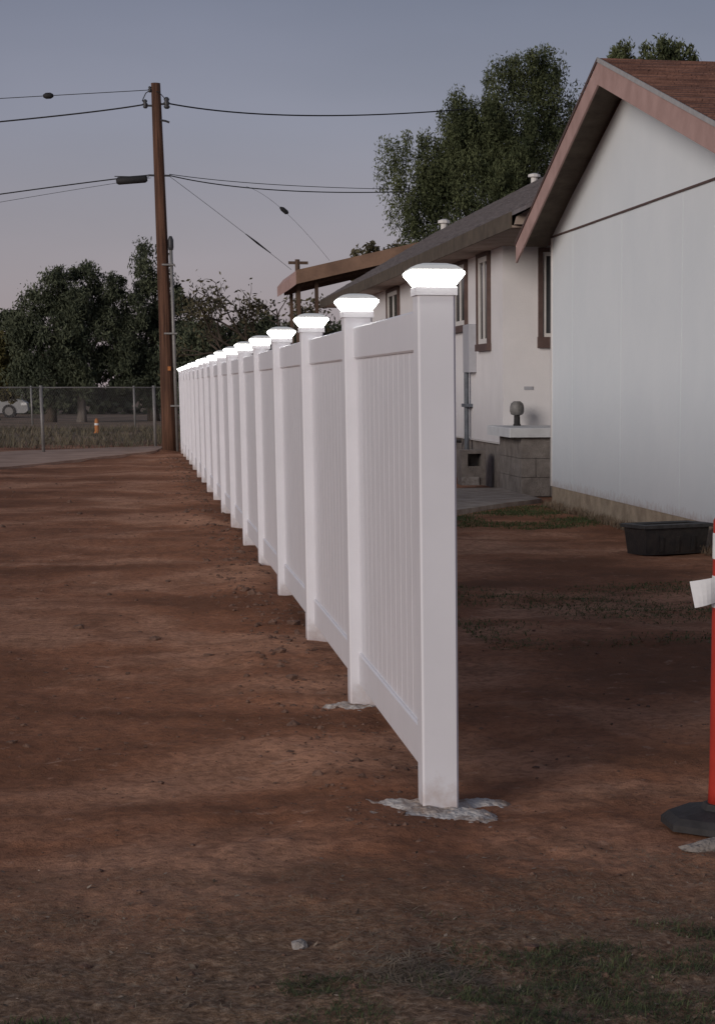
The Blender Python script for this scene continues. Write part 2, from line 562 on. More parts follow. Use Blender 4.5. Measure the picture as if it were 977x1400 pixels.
def sheet(name, pts, m, z, label, h=0.02, sub=0):
    """a thin slab of ground cover with its own edge"""
    mb = MB()
    n = len(pts)
    vs = [(x, y, z) for x, y in pts] + [(x, y, z - h) for x, y in pts]
    mb.add(vs, [tuple(range(n))] + [(i, n + i, n + (i + 1) % n, (i + 1) % n) for i in range(n)])
    o = mb.build(name, m)
    return tag(o, label, kind='structure')

def ragged(a, b, n, amp, seed):
    rnd = random.Random(seed)
    return [(a[0] + (b[0] - a[0]) * t / n + rnd.uniform(-amp, amp), a[1] + (b[1] - a[1]) * t / n + rnd.uniform(-amp, amp) * 3) for t in range(n + 1)]

sheet('dirt_road', ragged((-9.5, 14), (-2.42, 37.2), 10, 0.12, 1) + ragged((-2.3, 37.5), (0.40, 46.3), 12, 0.06, 2)
      + [(0.62, 49.6)] + ragged((0.447, 50.0), (-3.0, 46.4), 10, 0.05, 3) + ragged((-3.4, 45.8), (-12, 33), 8, 0.1, 4),
      'road', 0.036, 'pale grey dirt road crossing at the far left beside the wire fence', 0.06)
sheet('concrete_pad', [(3.0, 22.3), (3.64, 23.2), (4.4, 24.45), (5.0, 25.25), (5.0, 28.15), (2.6, 28.15), (2.4, 24)],
      'concrete', 0.05, 'dull concrete pad at the foot of the block stoop', 0.08)

# ------------------------------------------------------------------ white vinyl fence
FX, FY, STEP, PW, PH, NP = 0.932, 6.835, 2.44, 0.127, 1.775, 17
fence = thing('vinyl_fence', (FX + PW / 2, FY + PW / 2, 0), 'long white vinyl privacy fence with square posts running away across the dirt', 'fence')
fo = ORIG[fence.name]
post0 = MB().cbox(FX, FY, -0.15, FX + PW, FY + PW, PH, 0.007).build('post', 'vinyl', fence)
rx0, rx1 = FX + 0.038, FX + PW - 0.038
bx0, bx1 = FX + 0.052, FX + PW - 0.052

def rail_mb(z0, z1):
    c = 0.006
    return MB().prism([(rx0 + c, z0), (rx1 - c, z0), (rx1, z0 + c), (rx1, z1 - c), (rx1 - c, z1), (rx0 + c, z1), (rx0, z1 - c), (rx0, z0 + c)],
                      'y', FY + PW - 0.01, FY + STEP + 0.01)
rail_t = rail_mb(1.575, 1.715).build('top_rail', 'vinyl', fence)
rail_b = rail_mb(0.085, 0.235).build('bottom_rail', 'vinyl', fence)
NB = 14
BW = (STEP - PW) / NB
y0 = FY + PW
g = 0.004
board0 = MB().prism([(bx0 + g, y0 + 0.0008), (bx1 - g, y0 + 0.0008), (bx1, y0 + g), (bx1, y0 + BW - g), (bx1 - g, y0 + BW - 0.0008),
                     (bx0 + g, y0 + BW - 0.0008), (bx0, y0 + BW - g), (bx0, y0 + g)], 'z', 0.225, 1.585).build('board', 'vinyl', fence)
rl = random.Random(8)
LEAN = [(0, 0)] + [(rl.uniform(-0.004, 0.004), rl.uniform(-0.008, 0.006)) for _ in range(NP)]
for i in range(NP):
    if i:
        pc_ = copy_part(post0, fence, (LEAN[i][0], STEP * i, LEAN[i][1]))
    if i < NP - 1:
        if i:
            copy_part(rail_t, fence, (0, STEP * i, 0))
            copy_part(rail_b, fence, (0, STEP * i, 0))
        for k in range(NB):
            if i == 0 and k == 0:
                continue
            copy_part(board0, fence, (0, STEP * i + BW * k, 0))

# glowing cap lights, one on each post
ORD = ['nearest', 'second', 'third', 'fourth', 'fifth', 'sixth', 'seventh', 'eighth', 'ninth', 'tenth', 'eleventh', 'twelfth',
       'thirteenth', 'fourteenth', 'fifteenth', 'sixteenth', 'seventeenth']
LG = 'solar cap lights along the top of the white fence'
cx, cy = FX + PW / 2, FY + PW / 2
def light_label(i):
    if i == 0:
        return 'largest glowing white cap light, on the nearest fence post'
    if i == NP - 1:
        return 'farthest glowing white cap light, on the last fence post by the utility pole'
    return 'glowing white cap light on the %s fence post counted from the camera' % ORD[i]
light0 = thing('post_cap_light', (cx, cy, PH), light_label(0), 'light', LG)
collar0 = MB().squares(cx, cy, [(0.070, PH - 0.022), (0.070, PH + 0.004), (0.066, PH + 0.007)]).build('collar', 'vinyl', light0)
lens0 = MB().squares(cx, cy, [(0.060, PH + 0.0072), (0.068, PH + 0.014), (0.080, PH + 0.030), (0.0925, PH + 0.046), (0.0925, PH + 0.054), (0.086, PH + 0.058)]).build('lens', 'lens', light0)
roof0 = MB().squares(cx, cy, [(0.0865, PH + 0.0582), (0.086, PH + 0.063), (0.066, PH + 0.076), (0.04, PH + 0.083), (0.015, PH + 0.085)]).build('cap', 'lamp_cap', light0)
for i in range(1, NP):
    c = light0.copy()
    C.objects.link(c)
    c.location = (cx + LEAN[i][0], cy + STEP * i, PH + LEAN[i][1])
    tag(c, light_label(i))
    for p in (collar0, lens0, roof0):
        copy_part(p, c, (0, 0, 0))

# spilled cement round the first post, and a little at the second: a thin lumpy sheet that dips in and out of the soil
def cement_patch(ox, oy, spots, cut, label):
    """spots: (dx, dy, sx, sy, weight) blobs of cement round the point ox, oy"""
    mb = MB()
    st_ = 0.0055
    xs = [ox - 0.34 + i * st_ for i in range(124)]
    ys = [oy - 0.36 + j * st_ * 1.3 for j in range(104)]
    vs, keep = [], []
    for y in ys:
        for x in xs:
            m = sum(w * math.exp(-((x - ox - dx) / sx) ** 2 - ((y - oy - dy) / sy) ** 2) for dx, dy, sx, sy, w in spots)
            m = min(m, 1.15) - cut
            m += 0.34 * noise.fractal(Vector((x * 9, y * 6.5, 2.5)), 1.0, 2.0, 4) + 0.10 * noise.noise(Vector((x * 45, y * 40, 1.1)))
            t = max(-0.014, min(0.011, m * 0.035)) + (0.004 * noise.noise(Vector((x * 38, y * 34, 6.6))) + 0.0025 * noise.noise(Vector((x * 90, y * 90, 3.3))))
            vs.append((x, y, hump(x, y) + t))
            keep.append(m > -0.30)
    nx_ = len(xs)
    fs = []
    for j in range(len(ys) - 1):
        for i in range(nx_ - 1):
            q = (j * nx_ + i, j * nx_ + i + 1, (j + 1) * nx_ + i + 1, (j + 1) * nx_ + i)
            if any(keep[k] for k in q):
                fs.append(q)
    used = sorted({k for f in fs for k in f})
    mp = {k: n for n, k in enumerate(used)}
    mb.add([vs[k] for k in used], [tuple(mp[k] for k in f) for f in fs])
    o = mb.build('cement_footing', 'cement', smooth=True, loc=(ox, oy, 0))
    tag(o, label, 'cement', 'spilled cement at the fence posts')
cement_patch(FX + 0.065, FY + 0.02, [(0, 0.0, 0.13, 0.17, 1.1), (0.17, 0.14, 0.10, 0.07, 0.95), (-0.13, 0.06, 0.10, 0.06, 0.85), (0.09, -0.12, 0.08, 0.07, 0.7)], 0.42,
             'rough pale grey cement spilled on the soil round the nearest fence post')
cement_patch(FX + 0.02, FY + STEP - 0.02, [(0, 0, 0.10, 0.12, 0.9), (-0.11, 0.03, 0.07, 0.05, 0.6)], 0.50, 'small dirty patch of spilled cement at the foot of the second fence post')

# ------------------------------------------------------------------ garage-like front building (gable faces the fence)
WX, GY0, GY1 = 5.022, 15.6, 24.74
gar = thing('gabled_building', (WX + 3.5, 20.2, 0), 'near white building with pinkish brown gable trim and brown shingle roof', 'building')
OX = WX - 0.37
RY, RZ = 20.52, 4.665                # ridge
FAR_Y, FAR_Z = 25.02, 3.185
NEAR_Y, NEAR_Z = 14.6, 3.10
XR = 14.0
MB().box(WX + 0.0305, GY0 + 0.03, 0.252, WX + 0.0495, GY1 - 0.03, 3.2).build('joint_shade_sheet', 'brown_trim', gar)  # dark sheet added behind the panels, its colour gives the joints their shade
MB().box(WX + 0.05, GY0 + 0.03, 0.245, XR - 0.5, GY1 - 0.03, 3.16).build('wall', 'siding', gar)
MB().prism([(GY0 + 0.05, 3.10), (GY1 - 0.05, 3.10), (GY1 - 0.05, 3.22), (RY, RZ - 0.12), (GY0 + 0.05, 3.28)], 'x', WX + 0.035, XR - 0.5).build('gable_core', 'siding', gar)
MB().box(WX + 0.008, GY0 + 0.02, -0.3, XR - 0.48, GY1 - 0.012, 0.25).build('foundation', 'found_tan', gar)
pw = 1.2192
k = 0
pan = None
yy = GY1
while yy > GY0 + 0.1:
    ya = max(GY0, yy - pw)
    mbp = MB().box(WX + 0.002 * (k % 2), ya + 0.004, 0.235, WX + 0.030, yy - 0.004, 3.222)
    mbp.build('siding_panel', 'siding', gar)
    yy -= pw
    k += 1
MB().prism([(GY0, 3.243), (GY1, 3.243), (GY1, 3.255), (RY, RZ - 0.13), (GY0, 3.38)], 'x', WX - 0.006, WX + 0.033).build('gable_panel', 'siding', gar)
MB().box(WX - 0.013, GY0, 3.2225, WX + 0.03, GY1 + 0.004, 3.2425).build('seam_strip', 'brown_trim', gar)
MB().box(WX - 0.011, GY1 - 0.045, 0.237, WX + 0.05, GY1 + 0.012, 3.2215).build('corner_trim', 'white_frame', gar)
roof = MB()
roof.prism([(FAR_Y, FAR_Z - 0.03), (FAR_Y, FAR_Z), (RY, RZ), (NEAR_Y, NEAR_Z), (NEAR_Y, NEAR_Z - 0.03), (RY, RZ - 0.035)], 'x', OX, XR)
rf = roof.build('roof', 'shingle_brown', gar)
sh = MB()
rnd = random.Random(11)
L = math.hypot(RY - NEAR_Y, RZ - NEAR_Z)
ncs = int(L / 0.14)
for side, (ey, ez, nn) in {'near': (NEAR_Y, NEAR_Z, ncs), 'far': (FAR_Y, FAR_Z, 33)}.items():
    for c_ in range(nn):
        t0, t1 = c_ / nn, (c_ + 1.12) / nn
        t1 = min(t1, 1.0)
        ya, za = ey + (RY - ey) * t0, ez + (RZ - ez) * t0
        yb, zb = ey + (RY - ey) * t1, ez + (RZ - ez) * t1
        x = OX - 0.004
        while x < XR - 0.2 and (side == 'near' or x < OX + 0.6):
            w = rnd.uniform(0.22, 0.42)
            hh = rnd.uniform(0.012, 0.022)
            sh.add([(x, ya, za + 0.002), (x + w - 0.006, ya, za + 0.002), (x + w - 0.006, ya, za + hh), (x, ya, za + hh),
                    (x, yb, zb + 0.004), (x + w - 0.006, yb, zb + 0.004)], [(0, 1, 2, 3), (3, 2, 5, 4), (0, 3, 4), (1, 5, 2)])
            x += w
shg = sh.build('shingles', 'shingle_brown', rf)
tag(shg, kind='stuff')
def rake(ya, za, yb, zb, x0, x1, top, h):
    return MB().prism([(ya, za + top), (yb, zb + top), (yb, zb + top - h), (ya, za + top - h)], 'x', x0, x1)
fb = MB().prism([(FAR_Y, FAR_Z - 0.03), (RY, RZ - 0.035), (RY, RZ - 0.25), (FAR_Y, FAR_Z - 0.245)], 'x', OX - 0.022, OX - 0.001)
fb.build('rake_board', 'trim_pink', gar)
fb = MB().prism([(RY - 0.002, RZ - 0.035), (NEAR_Y, NEAR_Z - 0.03), (NEAR_Y, NEAR_Z - 0.235), (RY - 0.002, RZ - 0.25)], 'x', OX - 0.022, OX - 0.001)
fb.build('rake_board', 'trim_pink', gar)
MB().prism([(FAR_Y, FAR_Z + 0.006), (RY, RZ + 0.006), (RY, RZ - 0.030), (FAR_Y, FAR_Z - 0.028)], 'x', OX - 0.034, OX - 0.0225).build('drip_edge', 'brown_trim', gar)
MB().prism([(RY - 0.002, RZ + 0.012), (NEAR_Y, NEAR_Z + 0.012), (NEAR_Y, NEAR_Z - 0.030), (RY - 0.002, RZ - 0.033)], 'x', OX - 0.034, OX - 0.0225).build('drip_edge', 'edge_metal', gar)
MB().prism([(FAR_Y - 0.01, FAR_Z - 0.031), (RY, RZ - 0.036), (RY, RZ - 0.055), (FAR_Y - 0.01, FAR_Z - 0.05)], 'x', OX, WX - 0.004).build('soffit', 'soffit', gar)
MB().prism([(RY - 0.004, RZ - 0.036), (NEAR_Y + 0.01, NEAR_Z - 0.031), (NEAR_Y + 0.01, NEAR_Z - 0.05), (RY - 0.004, RZ - 0.055)], 'x', OX, WX - 0.004).build('soffit', 'soffit', gar)

# ------------------------------------------------------------------ long house behind it
HX, HY0, HY1 = 5.03, 28.2, 50.4
hs = thing('long_house', (HX + 3, 39, 0), 'long pinkish white house with grey roof reaching back behind the near building', 'house')
MB().box(HX, HY0, 0.665, 11.5, HY1, 3.45).build('wall', 'stucco', hs)
MB().box(HX + 0.03, HY0 + 0.03, -0.3, 11.4, HY1 - 0.03, 0.664).build('skirting', 'block', hs)
MB().box(HX - 0.012, HY0 - 0.012, 0.645, 11.52, HY1, 0.662).build('sill_plate', 'white_frame', hs)
EX, EZ, RX_, RZ_ = 4.56, 3.545, 7.5, 5.24
RXR = 2 * RX_ - EX
hr = MB().prism([(EX, EZ), (RX_, RZ_), (RXR, EZ), (RXR, EZ - 0.05), (RX_, RZ_ - 0.07), (EX, EZ - 0.05)], 'y', 24.0, 51.2).build('roof', 'shingle_grey', hs)
sg = MB()
rnd = random.Random(4)
for c_ in range(24):
    t0, t1 = c_ / 24, min(1, (c_ + 1.1) / 24)
    xa, za = EX + (RX_ - EX) * t0, EZ + (RZ_ - EZ) * t0
    xb, zb = EX + (RX_ - EX) * t1, EZ + (RZ_ - EZ) * t1
    y = 24.0
    while y < 50.9:
        w = rnd.uniform(0.25, 0.45)
        hh = rnd.uniform(0.010, 0.020)
        sg.add([(xa, y, za + 0.002), (xa, y + w - 0.006, za + 0.002), (xa - 0.006, y + w - 0.006, za + hh), (xa - 0.006, y, za + hh),
                (xb, y, zb + 0.003), (xb, y + w - 0.006, zb + 0.003)], [(0, 1, 2, 3), (3, 2, 5, 4), (0, 3, 4), (1, 5, 2)])
        y += w
tag(sg.build('shingles', 'shingle_grey', hr), kind='stuff')
MB().box(EX - 0.02, 24.9, EZ - 0.20, EX - 0.0005, 51.19, EZ - 0.006).build('fascia', 'soffit', hs)
MB().box(EX, 24.9, EZ - 0.19, HX + 0.3, 51.0, EZ - 0.165).build('soffit', 'soffit_pale', hs)
MB().prism([(EX + 0.02, EZ - 0.16), (EX + 0.05, EZ - 0.06), (RX_, RZ_ - 0.08), (RXR - 0.1, EZ - 0.06), (RXR - 0.1, EZ - 0.16)], 'y', 24.78, 24.88).build('near_gable', 'soffit_pale', hs)
MB().prism([(EX + 0.1, EZ - 0.15), (RX_, RZ_ - 0.08), (RXR - 0.1, EZ - 0.15)], 'y', HY1 - 0.2, HY1 + 0.02).build('gable_wall', 'stucco', hs)

def side_window(parent, ya, yb, za, zb, x, mullion=1):
    fw = 0.06
    fr = MB()
    fr.box(x - 0.055, ya, za, x + 0.01, ya + fw, zb).box(x - 0.055, yb - fw, za, x + 0.01, yb, zb)
    fr.box(x - 0.054, ya + fw, zb - fw, x + 0.01, yb - fw, zb).box(x - 0.07, ya - 0.02, za - 0.04, x + 0.01, yb + 0.02, za + fw)
    w = fr.build('window', 'brown_trim', parent)
    s_ = MB()
    a, b, c0, d0, t = ya + fw, yb - fw, za + fw, zb - fw, 0.075
    s_.box(x - 0.03, a, c0, x + 0.008, a + t, d0).box(x - 0.03, b - t, c0, x + 0.008, b, d0)
    s_.box(x - 0.029, a + t, d0 - t, x + 0.008, b - t, d0).box(x - 0.029, a + t, c0, x + 0.008, b - t, c0 + t)
    s_.box(x - 0.028, (a + b) / 2 - 0.025, c0 + t, x + 0.008, (a + b) / 2 + 0.025, d0 - t)
    s_.build('frame', 'white_frame', w)
    MB().box(x - 0.012, a + t, c0 + t, x + 0.006, b - t, d0 - t).build('pane', 'glass', w)
    return w

side_window(hs, 29.15, 30.15, 2.0, 3.36, HX)
side_window(hs, 31.2, 32.5, 2.32, 3.36, HX)
side_window(hs, 39.4, 41.25, 2.3, 3.34, HX)
side_window(hs, 45.2, 46.4, 2.3, 3.34, HX)
# window of the end wall, facing the camera and half hidden by the near building
def front_window(parent, xa, xb, za, zb, y):
    fw = 0.06
    fr = MB()
    fr.box(xa, y - 0.055, za, xa + fw, y + 0.01, zb).box(xb - fw, y - 0.055, za, xb, y + 0.01, zb)
    fr.box(xa + fw, y - 0.054, zb - fw, xb - fw, y + 0.01, zb).box(xa - 0.01, y - 0.066, za - 0.02, xb + 0.01, y + 0.01, za + 0.13)
    w = fr.build('window', 'brown_trim', parent)
    a, b, c0, d0, t = xa + fw, xb - fw, za + 0.13, zb - fw, 0.05
    s_ = MB()
    s_.box(a, y - 0.03, c0, a + t, y + 0.008, d0).box(b - t, y - 0.03, c0, b, y + 0.008, d0)
    s_.box(a + t, y - 0.029, d0 - t, b - t, y + 0.008, d0).box(a + t, y - 0.029, c0, b - t, y + 0.008, c0 + t)
    s_.build('frame', 'white_frame', w)
    MB().box(a + t, y - 0.012, c0 + t, b - t, y + 0.006, d0 - t).build('pane', 'glass', w)
front_window(hs, 5.53, 6.75, 2.0, 3.34, HY0)
MB().box(5.33, HY0 - 0.012, 1.405, 5.46, HY0 + 0.005, 1.45).build('wall_vent', 'box_grey', hs)
eb = MB().cbox(HX - 0.11, 30.45, 1.66, HX + 0.005, 31.05, 2.37, 0.01).build('electric_panel', 'box_grey', hs)
pipe = MB().tube([(HX - 0.07, 30.98, -0.05), (HX - 0.07, 30.98, 1.86)], 0.038, 8)
pipe.build('conduit', 'pipe_blue', hs)
MB().box(HX - 0.12, 30.80, 1.14, HX + 0.004, 31.16, 1.19).build('conduit_bracket', 'pipe_blue', hs)
MB().tube([(HX - 0.01, 31.9, 0.60), (HX - 0.10, 31.9, 0.60), (HX - 0.12, 31.9, 0.52)], 0.035, 6).build('hose_tap', 'black', hs)
# roof vent, then a low pale stub standing in for lit roof ridge
for (vx, vy, w, h) in ((7.36, 49.2, 0.15, 0.22), (7.44, 38.3, 0.12, 0.16)):
    zb = EZ + (RZ_ - EZ) * (vx - EX) / (RX_ - EX)
    MB().lathe(vx, vy, [(w * 0.55, zb - 0.1), (w * 0.55, zb + h * 0.55), (w, zb + h * 0.56), (w * 0.95, zb + h * 0.85), (w * 0.3, zb + h)], 10).build('vent_and_lit_ridge', 'white_frame', hs)

# block stoop with its slab
st = thing('block_stoop', (5.45, 27.3, 0), 'grey concrete block stoop capped by a white slab between the two buildings', 'stoop')
courses = [(0.012, 0.258), (0.264, 0.508), (0.514, 0.788)]
MB().box(5.0, 26.53, 0.0, 5.88, 28.12, 0.785).build('mortar_core', 'block', st)
rnd = random.Random(2)
for r, (za, zb) in enumerate(courses):
    x = 4.972
    ws = [0.40, 0.40, 0.12] if r % 2 == 0 else [0.20, 0.40, 0.32]
    for w in ws:                                             # front face
        j = rnd.uniform(-0.004, 0.004)
        MB().cbox(x + 0.003, 26.5 + j, za, x + w - 0.003, 26.62, zb, 0.006).build('block', 'block', st)
        x += w
    y = 26.624
    while y < 28.0:
        w = min(0.40, 28.13 - y)
        j = rnd.uniform(-0.004, 0.004)
        MB().cbox(4.972 + j, y + 0.003, za, 5.09, y + w - 0.003, zb, 0.006).build('block', 'block', st)
        y += w
MB().cbox(4.80, 26.42, 0.79, 5.95, 28.18, 0.915, 0.012).build('slab', 'slab', st)

mt = thing('utility_meter', (5.165, 27.85, 0.915), 'small grey round headed meter on a dark stub standing on the white slab', 'meter')
MB().lathe(5.165, 27.85, [(0.055, 0.9155), (0.055, 0.93), (0.045, 0.94), (0.042, 1.06)], 10).build('stub', 'black', mt, True)
MB().lathe(5.165, 27.85, [(0.05, 1.058), (0.085, 1.07), (0.10, 1.11), (0.10, 1.17), (0.085, 1.22), (0.045, 1.25)], 14).build('head', 'meter_grey', mt, True)

# weathered block with an opening, beside the stoop
wb = thing('hollow_block', (4.72, 29.0, 0.05), 'weathered grey hollow block with a dark opening left of the stoop', 'block')
hb = MB()
x0, x1, z0, z1, ya, yb = 4.55, 4.90, 0.05, 0.55, 28.9, 29.3
hb.box(x0, ya, z0, x0 + 0.09, yb, z1).box(x1 - 0.06, ya, z0, x1, yb, z1)
hb.box(x0 + 0.09, ya + 0.001, z0, x1 - 0.06, yb, z0 + 0.27).box(x0 + 0.09, ya + 0.001, z1 - 0.05, x1 - 0.06, yb, z1 - 0.001)
hb.box(x0 + 0.09, yb - 0.1, z0 + 0.27, x1 - 0.06, yb - 0.001, z1 - 0.05)
hb.build('shell', 'block', wb)
MB().box(x0 - 0.001, ya - 0.03, z0, x1 - 0.1, ya - 0.0015, z0 + 0.12).build('base_lip', 'stone', wb)

# ------------------------------------------------------------------ patio cover beyond the house
pc = thing('patio_cover', (5.6, 53.5, 0), 'open sided patio cover with sloping brown roof at the far end of the house', 'patio cover')
pr = MB().prism([(4.02, 4.236), (7.42, 5.03), (7.42, 4.98), (4.02, 4.186)], 'y', 51.9, 56.5).build('roof', 'roof_brown', pc)
MB().prism([(4.02, 4.305), (7.44, 5.10), (7.44, 4.76), (4.02, 3.965)], 'y', 51.86, 51.895).build('front_fascia', 'roof_brown', pc)
MB().prism([(3.86, 4.10), (4.019, 4.29), (4.019, 3.96), (3.86, 3.84)], 'y', 51.86, 56.5).build('edge_fascia', 'trim_pink', pc)
for i in range(7):
    y = 52.2 + i * 0.68
    MB().prism([(4.03, 4.18), (7.4, 4.97), (7.4, 4.66), (4.03, 3.87)], 'y', y, y + 0.05).build('rafter', 'wood_dark', pc)
for x, y in ((4.1, 52.2), (4.55, 52.2), (4.2, 56.0), (6.6, 56.0)):
    MB().box(x - 0.045, y - 0.045, -0.1, x + 0.045, y + 0.045, 3.99 + (x - 3.96) * 0.234).build('post', 'wood_dark', pc)

# ------------------------------------------------------------------ utility pole and its wires
up = thing('utility_pole', (0.70, 47.0, 0), 'tall weathered brown wooden utility pole at the far end of the white fence', 'utility pole')
MB().tube([(0.700, 47.0, -0.3), (0.700, 47.0, 0.9), (0.693, 47.0, 2.2), (0.685, 47.0, 4.5), (0.672, 47.0, 6.4), (0.660, 47.0, 8.0)],
          [0.175, 0.165, 0.142, 0.128, 0.115, 0.100], 12).build('shaft', 'wood_pole', up, True)
MB().tube([(0.872, 46.93, -0.1), (0.872, 46.93, 2.4), (0.872, 46.93, 4.45)], 0.038, 8).build('riser_pipe', 'galv', up, True)
MB().lathe(0.872, 46.93, [(0.05, 4.44), (0.062, 4.50), (0.062, 4.66), (0.03, 4.74)], 8).build('weatherhead', 'insulator', up, True)
for z in (1.0, 2.6, 4.1):
    MB().box(0.66, 46.85, z, 0.95, 46.99, z + 0.035).build('pipe_strap', 'galv', up)
MB().box(0.715, 46.835, 1.80, 0.78, 46.86, 1.89).build('lamp_glint', 'orange', up)  # orange plate painted in for lamplight glinting on the shaft
def insul(x, y, z, s=1.0):
    m = MB().lathe(x, y, [(0.03 * s, z - 0.09 * s), (0.055 * s, z - 0.06 * s), (0.035 * s, z - 0.03 * s), (0.06 * s, z), (0.035 * s, z + 0.03 * s), (0.05 * s, z + 0.07 * s), (0.02 * s, z + 0.10 * s)], 8)
    return m.build('insulator', 'insulator', up, True)
insul(0.885, 46.97, 7.58, 1.3)
insul(0.42, 46.97, 7.55)
insul(0.53, 46.97, 7.86, 0.7)
MB().box(0.40, 46.96, 7.50, 0.66, 47.0, 7.54).build('bracket', 'insulator', up)
MB().box(0.68, 46.96, 7.54, 0.90, 47.0, 7.58).build('bracket', 'insulator', up)
MB().tube([(0.70, 46.95, 7.22), (0.84, 46.93, 7.20), (0.93, 46.93, 7.17)], 0.025, 6).build('bracket', 'insulator', up)
MB().box(0.44, 46.95, 6.02, 0.92, 46.99, 6.06).build('bracket', 'insulator', up)
MB().tube([(0.53, 46.97, 7.84), (0.44, 46.96, 7.78), (0.36, 46.96, 7.62), (0.408, 46.96, 7.545)], 0.011, 5).build('jumper', 'wire', up)
MB().tube([(0.53, 46.97, 7.84), (0.72, 46.88, 7.80), (0.86, 46.93, 7.66)], 0.010, 5).build('jumper', 'wire', up)

def wire(pts, r, label, sag=0.0, n=26):
    a, m, b = [Vector(p) for p in pts]
    out = []
    for i in range(n + 1):
        t = i / n
        out.append(a * ((1 - t) * (1 - 2 * t)) + m * (4 * t * (1 - t)) + b * (t * (2 * t - 1)))
    o = thing('overhead_wire', tuple(a), label, 'wire', 'overhead wires at the utility pole')
    MB().tube(out, r * 0.8, 5).build('cable', 'wire', o, True)
    return o, out

wire([(0.885, 46.97, 7.58), (4.391, 52, 8.03), (9.394, 58, 9.074)], 0.021, 'thick upper wire running right from the pole top to the big tree')
wire([(0.897, 47, 6.047), (3.49, 50, 6.051), (7.187, 54, 6.443)], 0.016, 'lower of the twin wires running right from the middle of the pole')
wire([(0.898, 47, 6.075), (3.492, 50, 6.175), (7.187, 54, 6.50)], 0.010, 'thin upper one of the twin wires running right from the middle of the pole')
w1, _ = wire([(0.53, 47, 7.854), (-1.124, 47, 7.719), (-3.604, 47, 7.518)], 0.010, 'thin topmost wire running left from the pole, with a dark clamp')
MB().tube([(-1.76, 47, 7.665), (-1.70, 47, 7.672), (-1.60, 47, 7.68), (-1.54, 47, 7.684)], [0.03, 0.065, 0.065, 0.03], 8).build('clamp', 'wire', w1, True)
wire([(0.408, 46.97, 7.543), (-1.141, 47, 7.305), (-3.631, 47, 7.001)], 0.021, 'thick second wire running left from just below the pole top')
w2, _ = wire([(0.499, 47, 6.055), (-1.203, 47, 5.821), (-3.712, 47, 5.437)], 0.017, 'lower left wire from the middle of the pole, carrying a black splice case')
MB().tube([(-0.27, 47, 5.905), (-0.22, 47, 5.91), (0.36, 47, 5.965), (0.41, 47, 5.97)], [0.05, 0.085, 0.085, 0.05], 10).build('splice_case', 'wire', w2, True)
MB().box(-0.30, 46.98, 6.0, 0.45, 47.02, 6.015).build('hanger', 'wire', w2)
wire([(0.497, 47, 5.99), (-1.21, 47, 5.70), (-3.724, 47, 5.24)], 0.006, 'faint lowest wire running left from the middle of the pole')
w3, pts3 = wire([(0.897, 47, 6.03), (2.406, 49.5, 5.19), (3.914, 52.0, 4.32)], 0.0065, 'thin drop wire slanting from the pole down to the patio cover')
MB().tube([(2.70, 49.98, 5.025), (3.0, 50.5, 4.855), (3.35, 51.05, 4.655)], [0.010, 0.024, 0.010], 6).build('splice', 'wire', w3, True)
w4, _ = wire([(2.70, 49.3, 6.06), (3.654, 50.5, 5.62), (4.875, 52.0, 4.55)], 0.0045, 'faint slanting wire with a small dark lump under the twin wires')
MB().tube([(3.56, 50.5, 5.70), (3.62, 50.5, 5.66), (3.72, 50.5, 5.58), (3.76, 50.5, 5.56)], [0.02, 0.055, 0.055, 0.02], 8).build('clamp', 'wire', w4, True)

dp = thing('distant_pole', (5.87, 75, 0), 'small distant pole with short crossarm beyond the patio cover', 'utility pole')
MB().tube([(5.87, 75, -0.2), (5.87, 75, 5.95)], [0.12, 0.085], 8).build('shaft', 'wood_dark', dp)
MB().box(5.55, 74.94, 5.78, 6.25, 75.06, 5.88).build('crossarm', 'wood_dark', dp)

# ------------------------------------------------------------------ chain link fences
def chain_fence(name, pts, h, label, wire_r, pitch):
    o = thing(name, (pts[0][0], pts[0][1], 0), label, 'fence', 'wire fences at the far left')
    for x, y in pts:
        MB().tube([(x, y, -0.1), (x, y, h + 0.05)], 0.036, 8).build('post', 'galv', o, True)
    for (xa, ya), (xb, yb) in zip(pts, pts[1:]):
        MB().tube([(xa, ya, h), (xb, yb, h)], 0.009, 6).build('top_rail', 'galv', o, True)
        L = math.hypot(xb - xa, yb - ya)
        m = MB()
        n = int(L / pitch)
        ux, uy = (xb - xa) / L, (yb - ya) / L
        for i in range(-int(h / pitch), n):
            for s in (1, -1):
                s0 = i * pitch if s > 0 else i * pitch + h
                s1 = s0 + s * h
                za, zb = 0.05, h
                if s0 < 0: za += -s0 if s > 0 else 0; s0 = max(s0, 0)
                if s1 > L: zb -= (s1 - L); s1 = L
                if s0 > L: za += (s0 - L); s0 = L
                if s1 < 0: zb -= -s1; s1 = 0
                if zb - za < 0.03: continue
                m.tube([(xa + ux * s0, ya + uy * s0, za), (xa + ux * s1, ya + uy * s1, zb)], wire_r, 3, False)
        tag(m.build('wire_mesh', 'galv', o), kind='stuff')
chain_fence('chain_link_fence', [(-9.4, 34.3), (-6.95, 38.2), (-4.5, 42.1), (-2.044, 45.99), (0.412, 49.88)], 1.42,
            'nearer grey chain link fence behind the pale dirt road', 0.0012, 0.09)
chain_fence('chain_link_fence', [(-11.4, 88.2), (-7.62, 83.4), (-3.85, 78.6), (-0.08, 73.8), (3.69, 69.0)], 1.42,
            'farther wire fence in front of the dark trees', 0.0011, 0.12)

